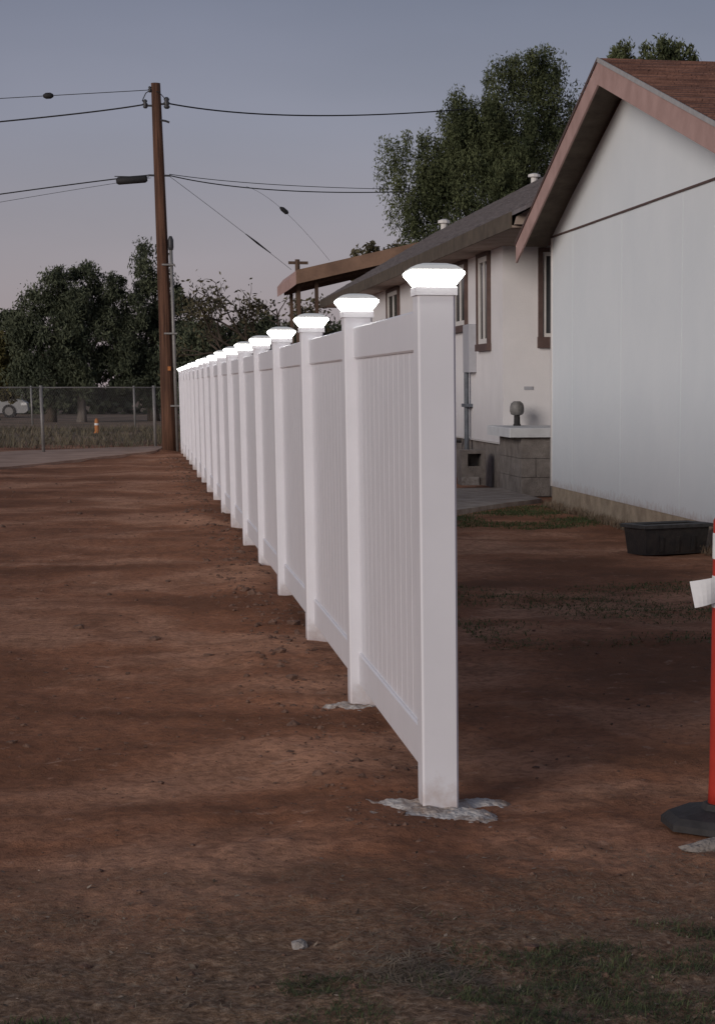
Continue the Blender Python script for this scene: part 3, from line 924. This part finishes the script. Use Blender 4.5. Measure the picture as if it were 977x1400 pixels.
mk = thing('marker_post', (-1.26, 65.9, 0), 'small orange marker post standing beyond the nearer wire fence', 'marker')
MB().lathe(-1.26, 65.9, [(0.10, -0.05), (0.10, 0.03), (0.07, 0.04), (0.068, 0.36), (0.05, 0.42), (0.02, 0.46)], 10).build('post', 'orange', mk, True)
MB().lathe(-1.26, 65.9, [(0.0705, 0.24), (0.0715, 0.245), (0.0715, 0.30), (0.0705, 0.305)], 10).build('band', 'reflect', mk, True)

# parked car, only its front end is in the frame
car = thing('parked_car', (-7.3, 99, 0), 'pale grey parked car, front end only, at the far left edge', 'car')
prof = [(-9.45, 0.35), (-9.5, 0.75), (-9.3, 0.92), (-8.7, 0.98), (-8.1, 1.40), (-6.95, 1.42), (-6.25, 0.98), (-5.25, 0.82), (-5.02, 0.68), (-4.98, 0.35), (-5.15, 0.22), (-9.3, 0.22)]
MB().prism(prof, 'y', 98.2, 99.85).build('body', 'car_paint', car)
for y in (98.19, 99.842):
    MB().prism([(-8.55, 0.99), (-8.02, 1.34), (-7.55, 1.35), (-7.55, 0.99)], 'y', y, y + 0.02).build('window', 'glass', car)
    MB().prism([(-7.48, 0.99), (-7.48, 1.35), (-6.98, 1.35), (-6.40, 0.99)], 'y', y, y + 0.02).build('window', 'glass', car)
    MB().box(-5.3, y - 0.002, 0.58, -5.04, y + 0.016, 0.70).build('headlight', 'reflect', car)
for x in (-5.85, -8.65):
    for y in (98.16, 99.70):
        def wheel(r, ya, yb, m, par, nm):
            return MB().prism([(x + r * math.cos(a * math.pi / 8), 0.31 + r * math.sin(a * math.pi / 8)) for a in range(16)], 'y', ya, yb).build(nm, m, par)
        w = wheel(0.31, y, y + 0.2, 'black', car, 'wheel')
        wheel(0.19, y - 0.01, y + 0.21, 'galv', w, 'rim')

bt = thing('roofed_booth', (-7.7, 140, 0), 'small white booth with flat overhanging roof behind the parked car', 'booth')
MB().box(-7.95, 139.7, 0, -7.45, 140.3, 1.22).build('wall', 'paper', bt)
MB().prism([(-8.15, 1.2205), (-7.05, 1.26), (-7.05, 1.30), (-8.0, 1.50)], 'y', 139.5, 140.5).build('roof', 'paper', bt)

# ------------------------------------------------------------------ small things in the right-hand yard
tb = thing('plastic_tub', (4.45, 17.2, 0), 'low black rectangular plastic tub lying on the soil by the white wall', 'tub')
def tub():
    ang = R(20)
    ux, uy = math.cos(ang), math.sin(ang)
    ox, oy = 4.285, 17.02
    def W(u, v, z):
        return (ox + ux * u - uy * v, oy + uy * u + ux * v, z)
    Lt, Wt, Ht = 0.70, 0.36, 0.265
    def ring(i, z):
        return [W(i, i, z), W(Lt - i, i, z), W(Lt - i, Wt - i, z), W(i, Wt - i, z)]
    b = MB()
    rings = [ring(0.035, 0.003), ring(0.012, Ht - 0.045), ring(0.012, Ht - 0.012), ring(0.03, Ht - 0.012), ring(0.055, 0.03)]
    vs = sum(rings, [])
    fs = [(3, 2, 1, 0)] + [(r * 4 + k, r * 4 + (k + 1) % 4, r * 4 + 4 + (k + 1) % 4, r * 4 + 4 + k) for r in range(4) for k in range(4)] + [(16, 17, 18, 19)]
    b.add(vs, fs).build('basin', 'tub', tb)
    c = MB()
    rr = [ring(-0.012, Ht - 0.03), ring(-0.018, Ht - 0.0), ring(0.02, Ht + 0.006), ring(0.03, Ht - 0.008)]
    c.add(sum(rr, []), [(r * 4 + k, r * 4 + (k + 1) % 4, r * 4 + 4 + (k + 1) % 4, r * 4 + 4 + k) for r in range(3) for k in range(4)]).build('rim', 'tub_dust', tb)
    for u in (0.17, 0.34, 0.51):
        MB().add([W(u, 0.014, 0.03), W(u + 0.03, 0.014, 0.03), W(u + 0.03, 0.0, 0.16), W(u, 0.0, 0.16), W(u, 0.05, 0.03), W(u + 0.03, 0.05, 0.03), W(u + 0.03, 0.05, 0.16), W(u, 0.05, 0.16)],
                 [(0, 1, 2, 3), (0, 3, 7, 4), (1, 5, 6, 2), (3, 2, 6, 7)]).build('rib', 'tub', tb)
tub()

DX, DY = 1.895, 6.40
dl = thing('traffic_delineator', (DX, DY, 0), 'orange red traffic delineator post with white band at the right edge', 'delineator')
r_ = 0.052
def octa(r, z, wob=0):
    return [(DX + r * math.cos(math.pi / 8 + k * math.pi / 4), DY + r * math.sin(math.pi / 8 + k * math.pi / 4), z) for k in range(8)]
bs = MB()
rg = [octa(0.215, 0.0), octa(0.215, 0.022), octa(0.19, 0.042), octa(0.08, 0.055), octa(0.07, 0.075)]
bs.add(sum(rg, []), [tuple(range(7, -1, -1))] + [(r * 8 + k, r * 8 + (k + 1) % 8, r * 8 + 8 + (k + 1) % 8, r * 8 + 8 + k) for r in range(4) for k in range(8)] + [tuple(range(32, 40))]).build('base', 'black', dl)
MB().lathe(DX, DY, [(r_ + 0.004, 0.07), (r_ + 0.002, 0.12), (r_, 0.2), (r_, 0.96), (r_, 1.02), (r_ * 0.8, 1.04), (r_ * 0.4, 1.048)], 20).build('tube', 'red', dl, True)
MB().lathe(DX, DY, [(r_ + 0.0005, 0.895), (r_ + 0.0015, 0.897), (r_ + 0.0015, 0.978), (r_ + 0.0005, 0.98)], 20).build('band', 'reflect', dl)
MB().lathe(DX, DY, [(r_ + 0.0005, 0.735), (r_ + 0.0015, 0.737), (r_ + 0.0015, 0.838), (r_ + 0.0005, 0.84)], 20).build('band', 'reflect', dl)
tg = MB()
nx_, nz_ = 6, 5
vs = []
for s_ in (0, 1):
    for i in range(nx_ + 1):
        for j in range(nz_ + 1):
            u, w = i / nx_, j / nz_
            x = DX - 0.045 - 0.095 * u + 0.014 * (1 - w) * u
            z = 0.758 + 0.085 * w - 0.018 * u
            y = DY - 0.035 - 0.02 * math.sin(u * 2.4 + w) - 0.0015 * s_
            vs.append((x, y, z))
k = (nx_ + 1) * (nz_ + 1)
fs = []
for s_ in (0, 1):
    for i in range(nx_):
        for j in range(nz_):
            a = s_ * k + i * (nz_ + 1) + j
            q = (a, a + 1, a + nz_ + 2, a + nz_ + 1)
            fs.append(q if s_ else q[::-1])
tg.add(vs, fs)
t_ = tg.build('paper_tag', 'paper', loc=(DX - 0.05, DY - 0.035, 0.8))
tag(t_, 'white paper tag sticking out from the orange red delineator', 'tag')

def rock(name, x, y, z, sx, sy, sz, seed, m, label, cat):
    bm = bmesh.new()
    bmesh.ops.create_icosphere(bm, subdivisions=3, radius=1)
    for v in bm.verts:
        k = 1 + 0.28 * noise.noise(v.co * 1.3 + Vector((seed, 0, 0))) + 0.12 * noise.noise(v.co * 3.5 + Vector((0, seed, 0)))
        v.co = Vector((v.co.x * sx, v.co.y * sy, v.co.z * sz)) * k
    me = bpy.data.meshes.new(name)
    bm.to_mesh(me)
    bm.free()
    me.materials.append(M[m])
    o = put(bpy.data.objects.new(name, me))
    o.location = (x, y, z)
    tag(o, label, cat)
rock('stone', 0.372, 5.17, hump(0.372, 5.17) + 0.006, 0.022, 0.02, 0.017, 3.0, 'stone', 'small pale stone lying alone on the soil in the foreground', 'stone')
rock('concrete_chunk', 1.79, 6.05, 0.008, 0.13, 0.05, 0.026, 8.0, 'block', 'flat pale concrete chunk on the ground just in front of the delineator base', 'concrete chunk')

# ------------------------------------------------------------------ trees
def quads_mesh(name, P, U, V, m, tone=None):
    n = len(P)
    co = np.empty((n, 4, 3), np.float32)
    co[:, 0] = P - U; co[:, 1] = P + V * 0.9; co[:, 2] = P + U; co[:, 3] = P - V * 0.9
    me = bpy.data.meshes.new(name)
    me.vertices.add(n * 4)
    me.vertices.foreach_set('co', co.ravel())
    me.loops.add(n * 4)
    me.loops.foreach_set('vertex_index', np.arange(n * 4, dtype=np.int32))
    me.polygons.add(n)
    me.polygons.foreach_set('loop_start', np.arange(0, n * 4, 4, dtype=np.int32))
    me.polygons.foreach_set('loop_total', np.full(n, 4, np.int32))
    me.update(calc_edges=True)
    if tone is not None:
        at = me.attributes.new('leaf_tone', 'FLOAT', 'FACE')
        at.data.foreach_set('value', tone.astype(np.float32))
    me.materials.append(M[m])
    return me

def crown(parent, blobs, clumps, leaves, size, m, droop=0.0, crad=0.45, seed=1, shell=0.45, name='crown'):
    """leaves gathered in clumps scattered through the blobs (x, y, z, rx, ry, rz)"""
    g = np.random.default_rng(seed)
    B = np.array(blobs, float)
    w = (B[:, 3] * B[:, 4] * B[:, 5]) ** 0.75
    bi = g.choice(len(B), clumps, p=w / w.sum())
    d = g.normal(size=(clumps, 3))
    d /= np.linalg.norm(d, axis=1)[:, None]
    rr = shell + (1 - shell) * g.random(clumps) ** 0.6
    cc = B[bi, :3] + d * B[bi, 3:6] * rr[:, None]
    cr = crad * g.uniform(0.55, 1.35, clumps)
    tone_c = g.random(clumps)
    ci = np.repeat(np.arange(clumps), leaves)
    n = len(ci)
    e = g.normal(size=(n, 3))
    e /= np.linalg.norm(e, axis=1)[:, None]
    P = cc[ci] + e * (g.random(n) ** 0.5)[:, None] * cr[ci][:, None] * np.array([1, 1, 0.8])
    if droop:
        P[:, 2] -= droop * g.random(n) ** 1.6 * cr[ci] * 2.4
    axis = g.normal(size=(n, 3))
    axis[:, 2] -= 1.2 if droop else 0.0
    axis /= np.linalg.norm(axis, axis=1)[:, None]
    o2 = np.cross(axis, g.normal(size=(n, 3)))
    o2 /= np.linalg.norm(o2, axis=1)[:, None]
    s = size * g.uniform(0.6, 1.35, n)
    tone = np.clip(0.55 * tone_c[ci] + 0.45 * g.random(n), 0, 1)
    off = np.array(ORIG[parent.name])
    me = quads_mesh(name, P - off, axis * s[:, None], o2 * (s * (0.34 if droop else 0.5))[:, None], m, tone)
    o = put(bpy.data.objects.new(name, me), parent)
    ORIG[o.name] = ORIG[parent.name]
    return cc

def trunk(parent, base, top, r0, r1, limbs, m='bark', seed=1):
    rnd = random.Random(seed)
    b, t = Vector(base), Vector(top)
    pts = [b + (t - b) * k / 5 + Vector((rnd.uniform(-.08, .08), rnd.uniform(-.08, .08), 0)) * (0 if k == 0 else 1) for k in range(6)]
    MB().tube(pts, [r0 * 1.25 if k == 0 else r0 + (r1 - r0) * k / 5 for k in range(6)], 9).build('trunk', m, parent, True)
    for q in limbs:
        q = Vector(q)
        s_ = pts[rnd.choice([3, 4, 5])]
        mid = (s_ + q) / 2 + Vector((rnd.uniform(-.2, .2), rnd.uniform(-.2, .2), rnd.uniform(0, .4)))
        MB().tube([s_, mid, q], [r1 * 0.9, r1 * 0.55, r1 * 0.2], 6).build('limb', m, parent, True)

# big pepper tree behind the house
t = thing('pepper_tree', (11.0, 62, 0), 'big dark green drooping tree rising behind the long grey roof', 'tree', 'big trees behind the buildings')
blobs = [(11.2, 62, 8.8, 1.75, 1.5, 1.6), (11.05, 62, 10.55, 0.6, 0.8, 0.95), (11.75, 62, 10.7, 0.6, 0.8, 0.8), (12.45, 62, 10.6, 0.5, 0.7, 0.9),
         (13.05, 62.3, 9.3, 0.6, 0.7, 1.2), (9.75, 62, 9.5, 0.6, 0.8, 0.8), (9.7, 61.6, 8.2, 1.1, 1.1, 1.15), (8.1, 62, 8.2, 0.75, 0.8, 0.8), (10.5, 61.8, 9.2, 0.95, 1.0, 1.0), (8.95, 61.8, 8.0, 0.9, 0.9, 1.0), (8.5, 61.6, 6.9, 0.95, 0.9, 0.95),
         (12.2, 62, 7.8, 1.4, 1.4, 1.6), (10.2, 61.2, 6.9, 1.8, 1.4, 1.4), (8.6, 61.4, 5.7, 0.6, 0.7, 0.9)]
cc = crown(t, blobs, 580, 185, 0.058, 'leaf_big', 0.95, 0.36, 21, 0.3)
trunk(t, (11.0, 62, -0.2), (10.9, 62, 6.5), 0.34, 0.2, [(10.9, 62, 9.8), (12.4, 62, 9.6), (9.0, 62, 8.6), (8.6, 61.7, 6.9), (12.3, 62, 8.3)], seed=3)
t = thing('pepper_tree', (15.4, 64, 0), 'top of a second green tree peeping over the brown shingle roof', 'tree', 'big trees behind the buildings')
crown(t, [(15.45, 64, 11.55, 0.5, 0.6, 0.6), (16.35, 64, 11.6, 0.6, 0.8, 0.7), (17.2, 64, 11.5, 0.5, 0.7, 0.6), (16.5, 64, 9.7, 1.5, 1.6, 1.5)], 190, 100, 0.085, 'leaf_big', 0.4, 0.34, 22, 0.4)
trunk(t, (16.3, 64, -0.2), (16.4, 64, 7.6), 0.3, 0.18, [(15.6, 64, 11.0), (16.3, 64, 11.2), (17.1, 64, 11.0)], seed=5)

# the dark row beyond the wire fences
GR = 'dark trees beyond the wire fences'
t = thing('broad_tree', (-3.3, 86, 0), 'dark broad tree, left of the two broadest beyond the wire fence', 'tree', GR)
crown(t, [(-3.3, 86, 3.2, 1.5, 1.4, 1.5), (-3.05, 86, 5.4, 0.6, 0.6, 0.8), (-4.35, 86, 4.2, 0.75, 0.8, 0.9), (-3.8, 86, 4.9, 0.55, 0.6, 0.7), (-3.4, 85.6, 1.9, 1.7, 1.2, 1.1), (-2.4, 86, 4.7, 0.7, 0.8, 0.9)],
      230, 160, 0.085, 'leaf_dark', 0.3, 0.42, 31, 0.35)
trunk(t, (-3.5, 86, -0.2), (-3.2, 86, 3.2), 0.24, 0.14, [(-3.05, 86, 5.4), (-4.3, 86, 4.2), (-2.4, 86, 4.6)], seed=6)
t = thing('broad_tree', (-1.4, 87, 0), 'dark broad tree with gappy top in the middle of the far row', 'tree', GR)
crown(t, [(-1.3, 87, 3.5, 1.45, 1.4, 1.6), (-1.85, 87, 5.9, 0.55, 0.6, 0.8), (-1.0, 87, 5.6, 0.65, 0.7, 0.7), (-0.2, 87, 4.4, 0.8, 0.9, 1.0), (-1.0, 86.6, 2.0, 1.6, 1.2, 1.0), (-2.1, 87, 4.9, 0.6, 0.7, 0.8)],
      230, 150, 0.085, 'leaf_dark', 0.3, 0.40, 32, 0.4)
trunk(t, (-2.25, 86.0, -0.2), (-2.2, 86.2, 2.6), 0.2, 0.12, [(-1.8, 87, 5.6), (-1.0, 87, 5.2), (-0.3, 87, 4.2)], 'bark_pale', 7)
t = thing('tall_tree', (0.7, 88, 0), 'tallest dark tree of the far row, right behind the utility pole', 'tree', GR)
crown(t, [(0.75, 88, 6.0, 0.85, 0.9, 1.75), (0.6, 88, 3.4, 1.2, 1.1, 1.6), (1.75, 88, 4.4, 0.85, 0.9, 1.4), (0.5, 87.4, 1.9, 1.5, 1.2, 1.1), (2.0, 88, 2.8, 1.0, 1.0, 1.4)],
      230, 160, 0.085, 'leaf_dark', 0.35, 0.42, 33, 0.35)
trunk(t, (0.7, 88, -0.2), (0.75, 88, 4.2), 0.24, 0.13, [(0.8, 88, 6.4), (1.7, 88, 4.8), (0.2, 88, 4.6)], seed=8)
t = thing('olive_bush', (-6.0, 92, 0), 'olive green bushy tree at the far left edge', 'tree', GR)
crown(t, [(-6.0, 92, 2.4, 1.1, 1.0, 1.4), (-6.5, 92, 3.2, 0.9, 0.9, 0.9), (-5.6, 91.6, 1.8, 0.9, 0.8, 0.9)], 130, 80, 0.11, 'leaf_olive', 0.0, 0.4, 34, 0.4)
trunk(t, (-6.0, 92, -0.2), (-6.0, 92, 2.0), 0.16, 0.1, [(-6.4, 92, 3.0), (-5.6, 92, 2.4)], seed=9)
t = thing('dark_bush', (-5.6, 104, 0), 'dark rounded tree behind the olive green bush', 'tree', GR)
crown(t, [(-6.4, 104, 4.0, 1.6, 1.2, 1.0), (-6.3, 104, 2.6, 2.0, 1.2, 1.3)], 130, 80, 0.13, 'leaf_dark', 0.2, 0.45, 35, 0.4)
trunk(t, (-6.2, 104, -0.2), (-6.2, 104, 2.5), 0.18, 0.1, [(-6.8, 104, 3.8), (-5.6, 104, 3.6)], seed=10)
for i, (x, y, hgt, w, lab, sd) in enumerate([(3.2, 78, 3.9, 1.5, 'dark shrubby tree showing just above the middle of the fence lights', 41),
                                            (5.4, 80, 4.2, 1.6, 'dark shrubby tree beside the small distant pole', 42),
                                            (1.9, 76, 3.5, 1.1, 'dark shrubby tree just right of the utility pole', 43),
                                            (7.6, 82, 4.2, 1.7, 'dark shrubby tree hidden mostly behind the patio cover', 44)]):
    t = thing('shrubby_tree', (x, y, 0), lab, 'tree', 'dark shrubs behind the fence lights')
    crown(t, [(x, y, hgt * 0.55, w, 1.0, hgt * 0.42), (x - w * 0.4, y, hgt * 0.8, w * 0.5, 0.7, hgt * 0.22), (x + w * 0.4, y, hgt * 0.72, w * 0.55, 0.7, hgt * 0.25)],
          210, 90, 0.10, 'leaf_dark', 0.2, 0.36, sd, 0.25)
    trunk(t, (x, y, -0.1), (x, y, hgt * 0.5), 0.12, 0.07, [(x - w * 0.4, y, hgt * 0.8), (x + w * 0.4, y, hgt * 0.75)], seed=sd)
# far hedge that reads as one mass along the horizon
def hedge():
    g = np.random.default_rng(77)
    n = 26000
    x = g.uniform(-42, 46, n)
    top = 2.3 + 0.7 * np.sin(x * 0.6) + 0.5 * np.sin(x * 1.7 + 1) + 0.3 * np.sin(x * 4.1)
    P = np.stack([x, 112 + g.normal(0, 1.1, n), top * g.random(n) ** 0.75], 1)
    a = g.normal(size=(n, 3)); a /= np.linalg.norm(a, axis=1)[:, None]
    b = np.cross(a, g.normal(size=(n, 3))); b /= np.linalg.norm(b, axis=1)[:, None]
    s = g.uniform(0.14, 0.32, n)
    o = put(bpy.data.objects.new('hedgerow', quads_mesh('hedgerow', P, a * s[:, None], b * (s * 0.6)[:, None], 'leaf_dark', g.random(n))))
    tag(o, 'far dark hedgerow reading as one mass along the horizon', kind='stuff')
hedge()

# sparse twiggy tree between pole and patio cover
t = thing('twiggy_tree', (3.7, 66, 0), 'sparse twiggy tree with bare twisted branches left of the patio cover', 'tree')
def twiggy():
    rnd = random.Random(17)
    tw = MB()
    ends = []
    def grow(p, d, ln, r, dep):
        pts = [p]
        dd = d.copy()
        for _ in range(4):
            dd = (dd + Vector((rnd.uniform(-.42, .42), rnd.uniform(-.3, .3), rnd.uniform(-.30, .30)))).normalized()
            pts.append(pts[-1] + dd * ln / 4)
        tw.tube(pts, [r, r * .85, r * .72, r * .6, r * .5], 5)
        if dep == 0:
            ends.append(pts[-1]); ends.append(pts[2])
            return
        for _ in range(rnd.choice([2, 3, 3])):
            s_ = pts[rnd.choice([2, 3, 4])]
            nd = (dd + Vector((rnd.uniform(-1.0, 1.0), rnd.uniform(-.6, .6), rnd.uniform(-.35, .65)))).normalized()
            grow(s_, nd, ln * rnd.uniform(.6, .8), r * .55, dep - 1)
    base = Vector((3.9, 66, 1.9))
    MB().tube([(3.85, 66, -0.2), (3.9, 66, 1.0), base], [0.2, 0.16, 0.13], 8).build('trunk', 'bark', t, True)
    for d in ((-1.1, 0, .45), (-.5, .2, 1), (.3, -.2, 1.2), (.9, 0, .75), (-.9, .1, .9)):
        grow(base, Vector(d).normalized(), rnd.uniform(1.25, 1.6), 0.075, 3)
    tw.build('branches', 'bark', t)
    g = np.random.default_rng(5)
    E_ = np.array([tuple(e) for e in ends])
    n = 2600
    P = E_[g.integers(0, len(E_), n)] + g.normal(0, 0.16, (n, 3))
    P = P[(P[:, 2] < 4.2) | (g.random(n) < 0.25)]
    n = len(P)
    a = g.normal(size=(n, 3)); a /= np.linalg.norm(a, axis=1)[:, None]
    b = np.cross(a, g.normal(size=(n, 3))); b /= np.linalg.norm(b, axis=1)[:, None]
    s = g.uniform(0.05, 0.10, n)
    put(bpy.data.objects.new('leaves', quads_mesh('leaves', P - np.array(ORIG[t.name]), a * s[:, None], b * (s * .5)[:, None], 'leaf_dry', g.random(n))), t)
twiggy()

t = thing('roofline_shrub', (8.7, 74, 0), 'small brownish treetop peeping over the brown patio roof', 'tree')
crown(t, [(8.5, 74, 6.0, 0.7, 0.6, 0.45), (9.4, 74, 6.1, 0.6, 0.6, 0.35), (8.8, 74, 5.0, 1.1, 0.8, 0.8)], 60, 50, 0.09, 'leaf_dry', 0.0, 0.28, 51, 0.3)
trunk(t, (8.8, 74, -0.2), (8.8, 74, 4.2), 0.14, 0.08, [(8.4, 74, 5.8), (9.3, 74, 5.9)], seed=12)

# ------------------------------------------------------------------ ground litter, straw, grass
def blades(name, n, place, ln, wd, lie, m, label, seed):
    """thin bent blades; lie 0 = upright, 1 = flat"""
    g = np.random.default_rng(seed)
    XY = place(g, n)
    n = len(XY)
    Z = np.array([hump(float(x), float(y)) for x, y in XY])
    ang = g.uniform(0, 2 * np.pi, n)
    tilt = np.clip(lie + g.normal(0, 0.22 if lie < 0.85 else 0.06, n), 0.03, 1.0) * (np.pi / 2)
    l_ = ln * g.uniform(0.45, 1.3, n)
    d = np.stack([np.cos(ang) * np.sin(tilt), np.sin(ang) * np.sin(tilt), np.cos(tilt)], 1)
    side = np.stack([-np.sin(ang), np.cos(ang), np.zeros(n)], 1) * (wd * g.uniform(0.6, 1.3, n))[:, None]
    B = np.stack([XY[:, 0], XY[:, 1], Z + 0.001], 1)
    mid = B + d * (l_ * 0.55)[:, None]
    mid[:, 2] += l_ * 0.06
    tip = B + d * l_[:, None]
    tip[:, 2] -= l_ * 0.12 * (tilt / 1.57)
    tip[:, 2] = np.maximum(tip[:, 2], Z + 0.002)
    co = np.stack([B - side, B + side, mid + side * .8, mid - side * .8, tip], 1).astype(np.float32)
    me = bpy.data.meshes.new(name)
    me.vertices.add(n * 5)
    me.vertices.foreach_set('co', co.ravel())
    k = np.arange(n)[:, None] * 5
    idx = np.concatenate([k + [[0, 1, 2, 3]], k + [[3, 2, 4]]], 1).ravel().astype(np.int32)
    tot = np.tile([4, 3], n).astype(np.int32)
    me.loops.add(n * 7)
    me.loops.foreach_set('vertex_index', idx)
    me.polygons.add(n * 2)
    me.polygons.foreach_set('loop_start', (np.cumsum(tot) - tot).astype(np.int32))
    me.polygons.foreach_set('loop_total', tot)
    me.update(calc_edges=True)
    me.materials.append(M[m])
    o = put(bpy.data.objects.new(name, me))
    tag(o, label, kind='stuff')

def area(x0, x1, y0, y1, thr, sc, seed, falloff=None):
    def f(g, n):
        xs = g.uniform(x0, x1, n); ys = g.uniform(y0, y1, n)
        keep = []
        for i in range(n):
            v = noise.noise(Vector((xs[i] * sc, ys[i] * sc, seed))) * 0.5 + 0.5
            p = v - thr
            if falloff: p += falloff(xs[i], ys[i])
            keep.append(p > g.uniform(-0.12, 0.12))
        return np.stack([xs, ys], 1)[np.array(keep)]
    return f

blades('dry_litter', 42000, area(-1.2, 2.6, 3.4, 6.6, 0.55, 2.6, 3.0, lambda x, y: min(0.0, (5.5 - y) * 0.35) + 0.12 * (x > 0.9)),
       0.032, 0.0011, 0.92, 'straw', 'dry straw and dead grass littering the foreground soil', 61)
blades('green_grass', 60000, area(0.2, 2.2, 3.9, 5.4, 0.50, 4.2, 8.0, lambda x, y: 0.05 + min(0.0, (4.78 + 0.14 * (x - 0.6) - y) * 0.75) + min(0.0, (x - 0.55) * 0.8)),
       0.024, 0.0011, 0.72, 'grass', 'dark green short grass at the lower right of the foreground', 62)
def pile(cx_, cy_, sx_, sy_):
    def f(g, n):
        return np.stack([g.normal(cx_, sx_, n), g.normal(cy_, sy_, n)], 1)
    return f
blades('straw_pile', 1300, pile(0.66, 4.82, 0.075, 0.09), 0.06, 0.0013, 0.95, 'straw', 'loose heap of pale dry stalks at the bottom centre', 63)
blades('green_tuft', 900, pile(-0.27, 4.50, 0.05, 0.05), 0.022, 0.0013, 0.45, 'grass', 'little green tuft in the lower left corner', 64)
blades('yard_weeds', 24000, area(1.9, 4.6, 11.0, 14.6, 0.50, 0.9, 5.0), 0.030, 0.0026, 0.8, 'weed', 'thin green weeds on the dark soil of the right yard', 65)
blades('pad_weeds', 20000, area(3.3, 5.0, 20.5, 24.6, 0.50, 1.1, 6.0, lambda x, y: -0.5 if y > 22.1 + 1.5 * (x - 3.0) else 0.0), 0.04, 0.003, 0.65, 'weed', 'green weeds along the front of the concrete pad', 66)
blades('wall_weeds', 2600, area(4.85, 5.01, 16.5, 24.6, 0.40, 1.6, 7.0), 0.09, 0.004, 0.3, 'straw', 'dry weeds growing along the foot of the white gabled wall', 67)
blades('lot_grass', 14000, area(-9, 2.6, 50, 72, 0.46, 0.35, 9.0), 0.22, 0.012, 0.45, 'dull_grass', 'patchy dull grass on the far lot beyond the wire fence', 68)

def flakes():
    g = np.random.default_rng(19)
    n = 1700
    y = 4.0 + 2.2 * g.random(n) ** 1.25
    x = g.uniform(-0.7, 2.2, n)
    z = np.array([hump(float(a), float(b)) for a, b in zip(x, y)]) + 0.003
    P = np.stack([x, y, z], 1)
    a = g.normal(size=(n, 3)) * np.array([1, 1, 0.35]); a /= np.linalg.norm(a, axis=1)[:, None]
    b = np.cross(a, g.normal(size=(n, 3)) * 0.35 + np.array([0, 0, 1.0])); b /= np.linalg.norm(b, axis=1)[:, None]
    s = 0.0042 * np.exp(g.normal(0, 0.5, n))
    o = put(bpy.data.objects.new('leaf_litter', quads_mesh('leaf_litter', P, a * s[:, None], b * (s * 0.55)[:, None], 'litter', g.random(n))))
    tag(o, 'dead leaf flakes and chips scattered over the foreground soil', kind='stuff')
flakes()

def clods():
    g = np.random.default_rng(91)
    mb = MB()
    ico = [(0, 0, 1), (.894, 0, .447), (.276, .851, .447), (-.724, .526, .447), (-.724, -.526, .447), (.276, -.851, .447),
           (.724, .526, -.447), (-.276, .851, -.447), (-.894, 0, -.447), (-.276, -.851, -.447), (.724, -.526, -.447), (0, 0, -1)]
    fc = [(0, 1, 2), (0, 2, 3), (0, 3, 4), (0, 4, 5), (0, 5, 1), (1, 6, 2), (2, 7, 3), (3, 8, 4), (4, 9, 5), (5, 10, 1),
          (6, 7, 2), (7, 8, 3), (8, 9, 4), (9, 10, 5), (10, 6, 1), (11, 7, 6), (11, 8, 7), (11, 9, 8), (11, 10, 9), (11, 6, 10)]
    for i in range(5200):
        if i < 2600:
            y = 3.6 + 9.0 * g.random() ** 1.5
            x = g.uniform(-0.2 * y - 0.4, 0.36 * y + 0.4)
            s = 0.0035 * math.exp(g.normal(0, 0.6))
        elif i < 4600:                                       # thrown up along the fence
            y = 6.5 + 36 * g.random() ** 1.4
            x = 0.80 + g.normal(-0.05, 0.16)
            s = 0.009 * math.exp(g.normal(0, 0.55)) * min(1.0, 0.45 + (y - 6.5) * 0.12)
        else:
            y = g.uniform(8, 34)
            x = g.uniform(-0.16 * y, 0.85)
            s = 0.009 * math.exp(g.normal(0, 0.55))
        if 4.6 < x: continue
        z = hump(x, y)
        k = g.uniform(0.6, 1.4, (12, 3)) * s
        mb.add([(x + v[0] * a[0], y + v[1] * a[1], z + v[2] * a[2] * 0.7) for v, a in zip(ico, k)], fc)
    o = mb.build('soil_clods', 'clod')
    tag(o, 'crumbs and clods of brown soil scattered over the dirt', kind='stuff')
clods()
